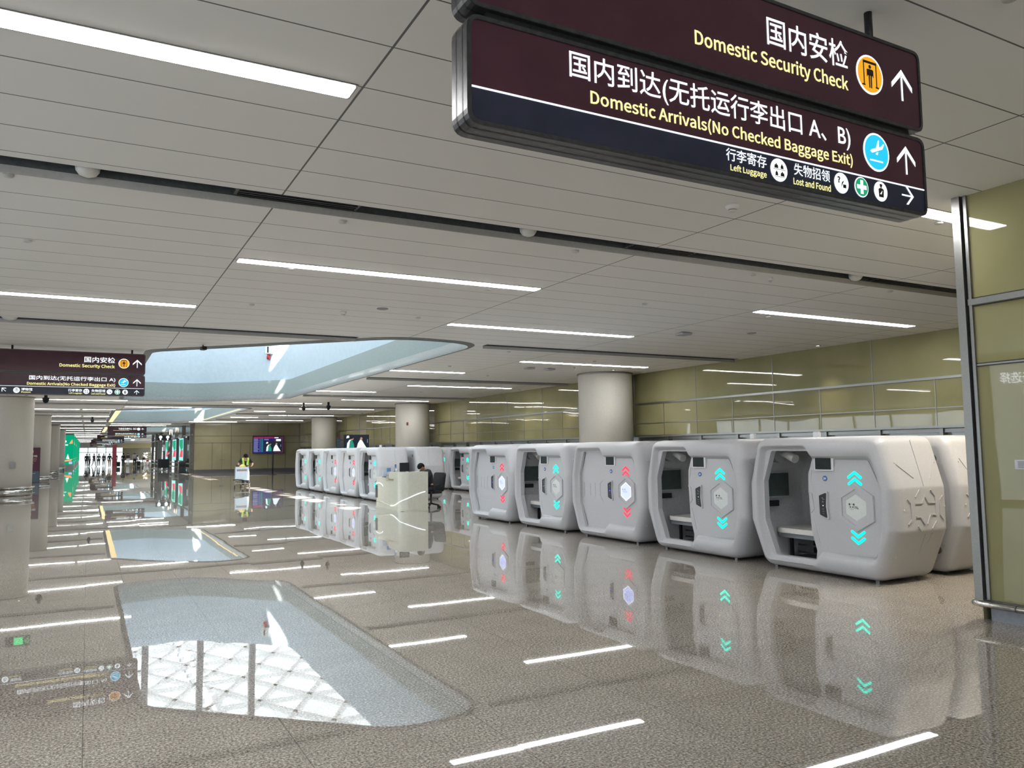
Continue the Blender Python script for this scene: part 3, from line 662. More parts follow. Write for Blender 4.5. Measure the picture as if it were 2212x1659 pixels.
    MB().prism(circ(-.108, .905, .016 if not open_ else .007, 12), lambda u, v: (X(0.0565), u, v), None).build('power_light', LEDB if not open_ else LWHITE, h, fix=False)
    # hexagon badge
    def hx(c, w_, hh, fl_): return [(c, .907+hh), (c-w_, .907+fl_), (c-w_, .907-fl_), (c, .907-hh), (c+w_, .907-fl_), (c+w_, .907+fl_)]
    cx = -.605
    hb = MB().prism(hx(cx, .262, .305, .155), lambda u, v: (X(0.045), u, v), lambda u, v: (X(0.078), u, v), [hx(cx, .195, .222, .112)]).build('hexagon_frame', WHITE, t, bevel=.006)
    MB().prism(hx(cx, .195, .222, .112), lambda u, v: (X(.055), u, v), lambda u, v: (X(.068), u, v), [hx(cx, .150, .168, .08)]).build('hexagon_lip', WHITE, hb)
    pl = MB().prism(hx(cx, .150, .168, .08), lambda u, v: (X(.058), u, v), lambda u, v: (X(.069), u, v)).build('hexagon_plaque', HEXG if open_ else HEXE, t)
    if not open_: MB().prism(hx(cx, .138, .153, .073), lambda u, v: (X(.0575), u, v), None).build('lit_window', HEXW, pl, fix=False)
    lm = lambda u, v: (X(.0565), -u, v); lc = .605-.06; lz = .915
    lg = MB(); ik = INK if open_ else mat('faint_ink', (.2, .2, .5), .5, em=(.3, .3, .7), es=.5)
    for s_ in (-1, 1):
        lg.prism(circ(lc+s_*.031, lz+.030, .014, 12), lm, None); lg.prism(circ(lc+s_*.018, lz-.002, .009, 10, .011), lm, None)
    lg.prism(circ(lc, lz-.016, .005, 8), lm, None)
    lg.prism(circ(lc, lz, .040, 24, .036), lm, None, [circ(lc, lz, .0375, 24, .0335)])
    lg.build('logo_mark', ik, pl, fix=False)
    lettering('take', lc+.045, lc+.082, lz-.006, lz+.012, lm, ik, pl, 'logo_lettering', .01); lettering('a nap', lc+.045, lc+.098, lz-.028, lz-.009, lm, ik, pl, 'logo_lettering', .01)
    # chevrons
    cm = TEAL if open_ else LEDRED
    for c, z, d in ((cx+.005, 1.345, -1), (cx+.005, 1.262, -1), (cx-.01, .548, 1), (cx-.01, .466, 1)):
        q = MB(); zt = z; w_ = .088; dz = .062*d
        pts = [(-w_, dz), (0, 0), (w_, dz)]; q.tube([(X(0.068), c+a, zt+b) for a, b in ((-w_, dz), (-.0, 0))], .017, 8, sm=False); q.tube([(X(0.068), c+a, zt+b) for a, b in ((0, 0), (w_, dz))], .017, 8, sm=False)
        for a, b in pts: q.add([(X(0.068)+.017*math.cos(p)*math.sin(e3), c+a+.017*math.sin(p)*math.sin(e3), zt+b+.017*math.cos(e3)) for e3 in (0.01, PI/4, PI/2, 3*PI/4, PI-.01) for p in [2*PI*k/10 for k in range(10)]], [(r_*10+k, r_*10+(k+1) % 10, (r_+1)*10+(k+1) % 10, (r_+1)*10+k) for r_ in range(4) for k in range(10)])
        q.build('chevron_light', cm, t, fix=False)
    # end walls: ridges, brackets, star, seam, rivets (both ends)
    for e2 in (-1, 1):
        def sm2(u, v, d, e2=e2):              # u = depth from front, v = height; follows the three facets
            yy = 1.165 if .64 <= v <= 1.16 else (1.165-(v-1.16)*.175/.64 if v > 1.16 else 1.165-(.64-v)*.245/.585)
            return (X(u), e2*(yy+d-.001), v)
        r_ = MB()
        c = .60
        segs = [((.27, 1.03), (.33, .98)), ((.33, .98), (.33, .78)), ((.33, .78), (.27, .73)), ((.95, 1.05), (.89, 1.0)), ((.89, 1.0), (.89, .82)), ((.89, .82), (.95, .76)),
                ((.42, .975), (.54, .975)), ((.54, .975), (.60, 1.06)), ((.60, 1.06), (.66, .975)), ((.66, .975), (.80, .975)), ((.42, 1.05), (.50, 1.13)), ((.72, 1.13), (.80, 1.05)), ((.80, 1.05), (.80, .975)),
                ((.42, .81), (.50, .81)), ((.50, .81), (.58, .72)), ((.80, .83), (.70, .83)), ((.70, .83), (.63, .72)), ((.80, .74), (.72, .66)), ((.80, .83), (.80, .975)), ((.45, .70), (.50, .645))]
        r_.bars(segs, .016, sm2, .010)
        r_.bars([((.60, 1.72), (.60, 1.18)), ((.20, 1.45), (.45, 1.28)), ((.92, 1.50), (.76, 1.26)), ((.60, .60), (.60, .35)), ((.74, .60), (.70, .48))], .010, sm2, .008)
        r_.build('end_ridges', WHITE, t)
        rv = MB()
        for u, v in ((.18, 1.47), (.95, 1.46), (.20, .90), (.98, .92), (.17, .33), (.6, 1.735)):
            a = sm2(u, v, 0); b2 = sm2(u, v, .008); rv.tube([a, b2], .009, 8)
        rv.build('screws', mat('screw_pale', (.75, .74, .7), .3), t)
    # back face: vents and ridges
    bk = MB()
    for z in (1.44, 1.03, .72, .40): bk.box(X(PD)-.004, X(PD)+.008, -.93, .93, z-.006, z+.006)
    bk.build('back_ridges', WHITE, t)
    for y_ in (-.86, .86):
        for z in (1.50, .32):
            v = MB().tube([(X(PD), y_*.96, z), (X(PD)+.006, y_*.96, z)], .05, 20).build('vent', noisy(mat('vent_grey', rough=.6), 200, (.10, .10, .10), (.20, .2, .2)), t)
    for y_ in (-.80, .80):
        for x_ in (.16, .90): MB().box(X(x_)-.02, X(x_)+.02, y_-.025, y_+.025, 0, .035).build('foot', DARKM, t)
    if open_:
        # furnishing seen through the door
        me_ = MB().box(X(.13), X(.66), .985, 1.01, .95, 1.31).build('monitor_bezel', INNER, t, bevel=.01); MB().box(X(.145), X(.645), .982, .986, .965, 1.295).build('monitor_screen', MONIT, me_)
        MB().box(X(.24), X(.45), .99, 1.02, .82, .905).build('switch_panel', BLACK, t, bevel=.005)
        MB().tube([(X(.38), .86, 1.60), (X(.38), 1.0, 1.60)], .15, 24).build('fan_grille', mat('fan_grey', (.35, .36, .37), .5), t)
        MB().tube([(X(.40), .62, 1.50), (X(.42), .74, 1.54), (X(.40), .88, 1.60)], .062, 20, .05).build('reading_lamp', MATT, t)
        mt = MB().prism(rrect(X(.30), X(1.0), -.90, .97, .14, 6), lambda x, y: (x, y, .46), lambda x, y: (x, y, .53)).build('mattress', MATT, t, bevel=.025)
        MB().box(X(.34), X(1.0), -.85, .93, .395, .455).build('bed_base', mat('bed_grey', (.22, .24, .27), .5), t)
        fr = MB()
        for y_ in (.80, .1, -.6):
            fr.box(X(.44), X(.48), y_-.02, y_+.02, .12, .40); fr.box(X(.92), X(.96), y_-.02, y_+.02, .12, .40)
        for z in (.20, .30): fr.box(X(.45), X(.47), -.6, .68, z-.012, z+.012)
        fr.build('bed_frame', BLACK, t)
        MB().box(X(.18), X(1.0), -.88, .88, .115, .125).build('pod_floor', mat('pod_floor_grey', (.16, .17, .18), .7), t)
        MB().tube([(X(.95), .52, 1.12), (X(.95), .50, 1.38)], .045, 12).build('red_pouch', RED, t)
    return t
X0 = 8.40+PD/2; P0, PP = 7.235, 2.38
PG = 'white moulded sleeping pods in the near row'; PG2 = 'white moulded sleeping pods in the far row'; 
op = pod(True, 'nearest white sleeping pod, open, with teal chevrons and number sticker 104', '104')
op.location = (X0, P0, 0); op['group'] = PG
def renum(root, num):
    for ch in [o for o in bpy.data.objects if o.parent == root and o.name.startswith('number_sticker')]:
        for l_ in [o for o in bpy.data.objects if o.parent == ch]: bpy.data.objects.remove(l_)
        if num: lettering(num, .118, .162, 1.243, 1.273, lambda u, v: (.072-PD/2, -u, v), MATS['sticker_print'], ch, bold=.02)
p2 = dup(op, (X0, P0+PP, 0), 0, 'open white pod with teal chevrons and sticker 103, second nearest', PG); renum(p2, '103')
cl = pod(False, 'closed white pod with red chevrons and sticker 102, third nearest', '102'); cl.location = (X0, P0+2*PP, 0); cl['group'] = PG
p4 = dup(op, (X0, P0+3*PP, 0), 0, 'open white pod with teal chevrons, fourth nearest, between two closed pods', PG); renum(p4, '101')
p5 = dup(cl, (X0, P0+4*PP, 0), 0, 'closed white pod with red chevrons, last of the near row, right of the desk', PG); renum(p5, '100')
F0 = 25.92
far = [(op, 'open white pod nearest in the far cluster, directly left of the white desk'), (cl, 'closed white pod with red chevrons, second nearest of the far cluster'), (cl, 'closed white pod with red chevrons in the middle of the far cluster'),
       (op, 'open white pod with teal chevrons, second from the left end of the far cluster'), (op, 'open white pod with teal chevrons at the left end of the far cluster')]
for k, (src, l) in enumerate(far): renum(dup(src, (X0, F0+k*PP, 0), 0, l, PG2), None)
XBK = 9.72+PD/2
def turned(y, l): renum(dup(cl, (XBK, y, 0), PI, l, 'white pods standing back to back behind the front rows'), None)
turned(P0, 'white pod with round grey back vents, partly hidden by the near olive wall')
turned(F0, 'white pod with its back turned, behind the seated person')
for k in (1, 2, 3, 4): turned(P0+k*PP, 'white pod showing only its top edge behind the near row')
for y, l in ((29.5, 'open white pod of the third row, seen between the seated person and the near row'), (31.88, 'white pod of the third row, mostly hidden, beside the office chair')):
    renum(dup(op, (13.5+PD/2, y, 0), 0, l, 'white pods of the third row near the olive wall'), None)
for x, y, l in ((9.1, 7.72, 'small white box standing on the nearest pod roof'), (9.15, 8.98, 'small white box standing on the roof of the second pod'), (9.1, 26.6, 'tiny white box on the roof of the far cluster'),):
    t = thing('wireless_router', l, 'router', (x, y, 1.797)); MB().box(-.03, .03, -.05, .05, 0, .085).build('body', mat('router_white', (.85, .86, .88), .4), t, bevel=.008); MB().box(-.035, .035, -.055, .055, 0, .006).build('base', GREYM, t)

# ================================================================== HANGING SIGNS
def arrow(parent, cx, cz, s, ang, y=-.0765, m=None):
    q = MB(); w_ = .17*s; ca, sa = math.cos(ang), math.sin(ang)
    def mp(u, v): return (cx+(u*ca-v*sa), y, cz+(u*sa+v*ca))
    q.prism([(-w_*.5, -s), (w_*.5, -s), (w_*.5, s*.55), (-w_*.5, s*.55)], mp, None)
    q.prism([(0, s), (s*.98, .02*s), (s*.98, -.32*s), (0, s*.62), (-s*.98, -.32*s), (-s*.98, .02*s)], mp, None)
    return q.build('arrow', m or LWHITE, parent, fix=False)
def sign(name_label, loc, W, spec, rods=(.33, 2.4), lo=.457, u0_=.492, u1_=.975, ln=.155):
    """double deck lit sign. local x from 0 (left) to W, z from 0 (bottom) to .98"""
    t = thing('hanging_sign', name_label, 'sign', loc)
    T = .075
    for nm, z0, z1, mm in (('upper_box', u0_, u1_, MAROON), ('lower_box', 0, lo, MAROON)):
        o = rrect(0, W, z0, z1, .06, 5); i = rrect(.02, W-.02, z0+.02, z1-.02, .04, 5)
        f = MB().prism(o, lambda x, z: (x, -T, z), lambda x, z: (x, T, z), [i]).build('%s_frame' % nm, SIGNFR, t, bevel=.006)
        g_ = MB()
        for yy in (-.03, .03):
            oo = rrect(-.0015, W+.0015, z0-.0015, z1+.0015, .06, 5); g_.loft([[(x, yy-.003, z) for x, z in oo], [(x, yy+.003, z) for x, z in oo]], False, False, sm=False)
        g_.build('groove', BLACK, f)
        if nm == 'upper_box':
            MB().prism(i, lambda x, z: (x, -T+.006, z), lambda x, z: (x, T-.006, z)).build('upper_face', MAROON, t)
        else:
            MB().prism([(x, max(z, ln+.003)) for x, z in i], lambda x, z: (x, -T+.006, z), lambda x, z: (x, T-.006, z)).build('lower_face', MAROON, t)
            MB().prism([(x, min(z, ln-.002)) for x, z in i], lambda x, z: (x, -T+.006, z), lambda x, z: (x, T-.006, z)).build('service_strip', NAVY, t)
            MB().box(.02, W-.02, -T+.003, -T+.006, ln-.003, ln+.004).build('divider_line', LWHITE, t)
    MB().box(.1, W-.1, -.05, .05, lo, u0_).build('spacer', BLACK, t)
    for x in rods: MB().tube([(x, 0, u1_), (x, 0, HC-loc[2])], .022, 12).build('hanging_rod', BLACK, t)
    F = lambda u, v: (u, -T+.0035, v)
    for s in spec:
        k = s[0]
        if k == 'zh': lettering(s[1], s[2], s[3], s[4], s[5], F, LWHITE, t, 'chinese_lettering', .006)
        elif k == 'en': lettering(s[1], s[2], s[3], s[4], s[5], F, LYEL, t, 'english_lettering', .007)
        elif k == 'arrow': arrow(t, s[1], s[2], s[3], s[4], -T+.0035)
        elif k == 'icon':
            _, kind, x, z, r = s; c_ = {'gate': LORAN, 'plane': LBLUE, 'cross': LGREEN}.get(kind, LWHITE)
            d = MB().prism(circ(x, z, r, 32), lambda u, v: (u, -T+.004, v), None).build('pictogram', LWHITE, t, fix=False)
            if c_ is not LWHITE: MB().prism(circ(x, z, r*.9, 32), lambda u, v: (u, -T+.0025, v), None).build('disc', c_, d, fix=False)
            q = MB(); G = lambda u, v: (x+u*r, -T+.0012, z+v*r); ink = LDARK
            if kind == 'gate':
                for a in ([(-.5, -.55), (-.42, -.55), (-.42, .62), (-.5, .62)], [(.42, -.55), (.5, -.55), (.5, .62), (.42, .62)], [(-.5, .55), (.5, .55), (.5, .68), (-.5, .68)], [(-.62, -.62), (-.38, -.62), (-.38, -.54), (-.62, -.54)], [(.38, -.62), (.62, -.62), (.62, -.54), (.38, -.54)],
                          [(-.19, -.05), (.19, -.05), (.19, .28), (-.19, .28)], [(-.11, -.68), (-.02, -.68), (-.02, 0), (-.13, 0)], [(.02, -.68), (.11, -.68), (.13, 0), (.02, 0)], [(-.25, -.12), (-.19, -.12), (-.19, .25), (-.25, .25)], [(.19, -.12), (.25, -.12), (.25, .25), (.19, .25)]): q.prism(a, G, None)
                q.prism(circ(0, .40, .1, 12), G, None)
            elif kind == 'plane':
                ink = LWHITE; q.prism([(-.5, .0), (-.35, -.08), (.45, .22), (.62, .52), (.50, .50), (.38, .36), (-.38, .10)], G, None); q.prism([(-.08, .14), (.18, .24), (.22, .66), (.12, .62)], G, None); q.prism([(-.55, -.5), (.45, -.5), (.45, -.42), (-.55, -.42)], G, None)
                q.prism([(-.02, -.02), (.12, .03), (.06, -.14), (-.1, -.12)], G, None)
            elif kind == 'cross':
                ink = LWHITE; q.prism([(-.2, -.68), (.2, -.68), (.2, .68), (-.2, .68)], G, None); q.prism([(-.68, -.2), (.68, -.2), (.68, .2), (-.68, .2)], lambda u, v: (x+u*r, -T+.0015, z+v*r), None)
            elif kind == 'bags':
                for bx, bz, ww in ((-.35, .12, .24), (.33, .12, .18), (-.33, -.52, .17), (.35, -.52, .24)):
                    q.prism([(bx-ww, bz), (bx+ww, bz), (bx+ww*.8, bz+.30), (bx-ww*.8, bz+.30)], G, None); q.prism([(bx-.07, bz+.30), (bx+.07, bz+.30), (bx+.05, bz+.42), (bx-.05, bz+.42)], G, None)
                q.prism([(-.72, .02), (.72, .02), (.72, .07), (-.72, .07)], G, None); q.prism([(-.6, -.62), (.6, -.62), (.6, -.57), (-.6, -.57)], G, None)
            elif kind == 'lost':
                q.prism([(-.15, -.5), (.35, .3), (.02, .1)], G, None); q.prism([(.15, -.45), (.6, -.45), (.6, -.1), (.15, -.1)], G, None); lettering('?', -.62*r+x, -.2*r+x, z-.05*r, z+.6*r, lambda u, v: (u, -T+.001, v), LDARK, d, 'question_mark', .02)
            elif kind == 'officer':
                q.prism([(-.35, -.6), (.35, -.6), (.4, .2), (.15, .32), (-.15, .32), (-.4, .2)], G, None, [[(-.2, -.3), (.05, -.3), (.2, .1)]]); q.prism(circ(0, .48, .15, 12), G, None); q.prism([(-.22, .55), (.22, .55), (.18, .72), (-.18, .72)], G, None)
            elif kind == 'museum':
                for a in (-.4, -.13, .13, .4): q.prism([(a-.07, -.4), (a+.07, -.4), (a+.07, .15), (a-.07, .15)], G, None)
                q.prism([(-.6, .22), (.6, .22), (0, .6)], G, None); q.prism([(-.6, -.5), (.6, -.5), (.6, -.42), (-.6, -.42)], G, None)
            elif kind == 'clock':
                q.prism([(-.06, -.1), (.06, -.1), (.06, .5), (-.06, .5)], G, None); q.prism([(-.06, -.1), (.4, -.1), (.4, .02), (-.06, .02)], G, None)
            q.build('symbol', ink, d, fix=False)
    return t
x0 = 1.28; z0 = 2.985
zh = lambda s, a, b, c, d: ('zh', s, a-x0, b-x0, c-z0, d-z0)
en = lambda s, a, b, c, d: ('en', s, a-x0, b-x0, c-z0, d-z0)
sign('large double-deck maroon sign overhead in the foreground with exits A and B', (x0, 2.775, z0), 2.90, [
    zh('国内安检', 2.955, 3.56, 3.715, 3.868), en('Domestic Security Check', 2.475, 3.553, 3.578, 3.675), ('icon', 'gate', 3.735-x0, 3.728-z0, .112), ('arrow', 4.01-x0, 3.728-z0, .092, 0),
    zh('国内到达(无托运行李出口 A、B)', 1.765, 3.548, 3.262, 3.402), en('Domestic Arrivals(No Checked Baggage Exit)', 1.87, 3.558, 3.165, 3.248), ('icon', 'plane', 3.757-x0, 3.292-z0, .108), ('arrow', 4.012-x0, 3.29-z0, .082, 0),
    zh('行李寄存', 2.648, 2.915, 3.063, 3.126), en('Left Luggage', 2.673, 2.913, 3.007, 3.049), ('icon', 'bags', 3.0-x0, 3.07-z0, .059), zh('失物招领', 3.107, 3.372, 3.063, 3.126), en('Lost and Found', 3.10, 3.375, 3.013, 3.050),
    ('icon', 'lost', 3.46-x0, 3.074-z0, .056), ('icon', 'cross', 3.619-x0, 3.076-z0, .056), ('icon', 'officer', 3.777-x0, 3.076-z0, .056), ('arrow', 4.01-x0, 3.085-z0, .052, -PI/2)], (.30, 2.565))
sx0 = -1.83; W2 = 2.98
def L2(*a):
    k, s, u0_, u1_, v0_, v1_ = a; return (k, s, u0_-sx0, u1_-sx0, (v0_-3.045), (v1_-3.045))
sign('double-deck maroon sign hanging at left beside the skylight, exit A only', (sx0, 20.55, 3.045), W2, [
    L2('zh', '国内安检', -.131, .504, 3.815, 3.948), L2('en', 'Domestic Security Check', -.625, .50, 3.675, 3.775), ('icon', 'gate', .691-sx0, .77, .115), ('arrow', .975-sx0, .775, .098, 0),
    L2('zh', '国内到达(无托运行李出口 A)', -1.205, .52, 3.365, 3.478), L2('en', 'Domestic Arrivals(No Checked Baggage Exit)', -1.243, .518, 3.245, 3.335), ('icon', 'plane', .693-sx0, .32, .105), ('arrow', .978-sx0, .325, .085, 0),
    L2('zh', '行李寄存', -.437, -.157, 3.125, 3.192), L2('en', 'Left Luggage', -.42, -.157, 3.072, 3.112), ('icon', 'bags', -.072-sx0, .096, .06), L2('zh', '失物招领', .033, .317, 3.125, 3.192), L2('en', 'Lost and Found', .03, .317, 3.072, 3.112),
    ('icon', 'lost', .405-sx0, .096, .058), ('icon', 'cross', .569-sx0, .096, .058), ('icon', 'officer', .731-sx0, .096, .058), ('arrow', .977-sx0, .096, .052, 0),
    ('arrow', -1.675-sx0, .10, .055, PI/4), ('icon', 'museum', -1.435-sx0, .092, .062), L2('zh', '博物馆', -1.345, -1.135, 3.128, 3.192), L2('en', 'Museum', -1.345, -1.165, 3.082, 3.115)], (.28, 2.69), .503, .510, 1.012, .186)
SF = lambda: [('zh', 'T5综合交通中心  出口', .85, 2.25, .70, .87), ('en', 'T5 Ground Transportation Center', .45, 1.7, .60, .66), ('icon', 'clock', 2.42, .755, .12), ('arrow', 2.73, .75, .09, 0),
    ('zh', '国内到达(无托运行李出口 A)', .62, 2.25, .28, .41), ('en', 'Domestic Arrivals(No Checked Baggage Exit)', .6, 2.25, .19, .25), ('icon', 'plane', 2.42, .31, .105), ('arrow', 2.73, .31, .085, 0),
    ('zh', '行李寄存', 1.3, 1.55, .06, .13), ('icon', 'bags', 1.65, .09, .06), ('zh', '失物招领', 1.78, 2.05, .06, .13), ('icon', 'lost', 2.14, .09, .058), ('icon', 'cross', 2.3, .09, .05), ('icon', 'officer', 2.46, .09, .058), ('arrow', 2.73, .09, .045, 0)]
fs = sign('dark double-deck hanging sign in the distance under the second skylight', (1.42, 75.6, 3.05), 3.05, SF(), (.3, 2.75))
SG = 'receding row of distant hanging signs'
for x, y, l in ((.95, 110.5, 'largest sign of the receding distant row, below the dark distant sign'), (.6, 139, 'small dark hanging sign in the receding row far down the hall'), (.4, 143.5, 'small dark hanging sign in the receding row far down the hall'), (.3, 175, 'small dark hanging sign in the receding row far down the hall')):
    dup(fs, (x, y, 3.05), 0, l, SG)

# ================================================================== RECEPTION DESK
dk = thing('reception_desk', 'white curved reception counter with a glowing light line', 'desk', (7.62, 20.55, 0))
# local: x 0..0.82 to the right, y 0..2.1 into the hall
prof = rounded([(0, 2.1), (0, .10), (.12, 0), (.80, 0), (.80, .10), (.10+.02, .12), (.10, 2.1)], [.01, .12, .12, .01, .01, .08, .01], 6)
outer = [(0, 2.1), (0, .25), (.04, .10), (.14, .02), (.28, 0), (.80, 0)]
def hgt(x, y): return 1.085 if y < .95 else (.905 if y > 1.25 else 1.085-.18*(y-.95)/.30)
RC_ = .26
arc = [(RC_-RC_*math.cos(PI/2*k/12), RC_-RC_*math.sin(PI/2*k/12)) for k in range(13)]
path = [(0, 2.1), (0, 1.7), (0, 1.25), (0, 1.17), (0, 1.10), (0, .95), (0, .6)]+arc+[(.4, 0), (.6, 0), (.80, 0)]
inn = [(.30, y) for x, y in path[:7]]+[(.34-.03*math.cos(PI/2*k/12), .40-.04*math.sin(PI/2*k/12)) for k in range(13)]+[(.45, .35), (.6, .35), (.80, .35)]
s = MB()
n = len(path)
vo = [(x, y, .05) for x, y in path]+[(x, y, hgt(x, y)) for x, y in path]+[(x, y, hgt(px_, py_)) for (x, y), (px_, py_) in zip(inn, path)]+[(x, y, .05) for x, y in inn]
fs_ = []
for i in range(n-1):
    for k in range(3): fs_.append((k*n+i, k*n+i+1, (k+1)*n+i+1, (k+1)*n+i))
fs_ += [(0, n, 2*n, 3*n), (n-1, 2*n-1, 3*n-1, 4*n-1)]
s.add(vo, fs_); body = s.build('counter_body', CREAM, dk)
for p_ in body.data.polygons: p_.use_smooth = abs(p_.normal.z) < .3
body.data.set_sharp_from_angle(angle=.6)
s = MB(); pb_ = [(x-(.02 if x < .2 else .0), y-(.02 if y < .2 else 0)) for i, (x, y) in enumerate(path)]
s.loft([[(x, y, 0) for x, y in pb_+list(reversed(inn))], [(x, y, .05) for x, y in pb_+list(reversed(inn))]], True, True, sm=False); s.build('plinth', CREAM, dk); MB().box(.02, .78, .02, .33, -.001, .004).build('shadow_gap', BLACK, dk)
def along(t_):                               # point on the outer skin by arc length
    L_ = 0
    for a, b in zip(path, path[1:]):
        a = Vector(a); b = Vector(b); l = (b-a).length
        if L_+l >= t_: 
            q = a.lerp(b, (t_-L_)/l); d = (b-a).normalized(); nn = Vector((d.y, -d.x)); return q+ -nn*0, nn
        L_ += l
    return Vector(path[-1]), Vector((0, -1))
def onskin(t_, z, off=.008):
    q, nn = along(t_); nn = nn if nn.dot(Vector((-1, -1))) > 0 else -nn; return (q.x+nn.x*off, q.y+nn.y*off, z)
line = [(1.25, .125), (1.45, .135), (1.65, .17), (1.85, .23), (2.0, .29), (2.15, .35), (2.3, .41), (2.45, .465), (2.6, .51), (2.7, .53)]
q = MB(); q.tube([onskin(a, b, .004) for a, b in line], .014, 8); q.build('light_line', LWHITE, dk)
q = MB(); q.tube([onskin(a, b, .004) for a, b in ((.02, .71), (.18, .735), (.35, .73), (.5, .70), (.6, .655))], .012, 8); q.build('light_line', LWHITE, dk)
q = MB(); q.tube([onskin(a, b, .002) for a, b in ((.02, .20), (.5, .19), (.9, .15), (1.25, .125))], .012, 8); q.build('swept_edge', CREAM, dk)
q = MB().box(-.03, .10, 1.99, 2.11, .30, .66).build('side_recess', DARKM, dk)
lg = MB(); F = lambda a, b: onskin(a, b, .006)
lettering('take a nap', 1.10, 1.50, .82, .90, F, mat('gold_letter', (.35, .27, .09), .35, .6), dk, 'logo_lettering', .012)
lg.prism(circ(.98, .90, .095, 20, .085), F, None, [circ(.98, .90, .08, 20, .07)])
lg.prism(circ(.90, .98, .032, 12), F, None); lg.prism(circ(1.06, .98, .032, 12), F, None); lg.prism(circ(.945, .90, .02, 10), F, None); lg.prism(circ(1.015, .90, .02, 10), F, None)
lg.build('logo_mark', MATS['gold_letter'], dk, fix=False)
# things on the desk
t = thing('computer_monitor', 'dark computer monitor seen from behind on the white counter', 'monitor', (7.98, 21.25, 1.006))
MB().box(-.16, .16, -.02, .02, .08, .33).build('screen_back', BLACK, t, bevel=.008); MB().box(-.03, .03, -.01, .03, 0, .1).build('stand', BLACK, t); MB().box(-.1, .1, -.08, .1, -.004, .008).build('foot', BLACK, t)
t.rotation_euler = (0, .0, .25)
MB().box(.30, .78, .35, 1.7, .70, .73).build('worktop', CREAM, dk)
MB().box(.30, .80, .35, 1.3, .96, 1.0).build('upper_shelf', CREAM, dk)
def holder(x, y, z, label, h=.22, m=None, rz=.3):
    t = thing('leaflet_stand', label, 'leaflet stand', (x, y, z), rz)
    MB().box(-.07, .07, -.01, .0, .02, h).build('sheet', mat('leaflet_blue', (.12, .25, .55), .4) if m is None else m, t)
    MB().box(-.065, .065, -.0115, -.0105, .04, h*.6).build('printed_panel', mat('leaflet_pale', (.6, .66, .75), .5), t); MB().box(-.075, .075, -.05, .03, 0, .015).build('base', mat('leaflet_base', (.05, .08, .2), .4), t)
holder(7.74, 22.25, .909, 'small white leaflet stand with blue base on the low counter end', .2, mat('leaflet_pale', (.6, .66, .75), .5)); holder(7.76, 21.95, .909, 'blue topped leaflet stand beside the low counter end', .27); holder(7.80, 21.50, 1.088, 'tilted blue card leaning near the monitor', .2, None, .9)
t = thing('paper_cup', 'small white paper cup between leaflets and monitor', 'cup', (7.76, 21.30, 1.088)); MB().lathe([(.028, 0), (.036, .08)], n=16).build('cup', MATT, t); MB().lathe([(.038, .075), (.038, .085), (0, .085)], n=16).build('rim', MATT, t)

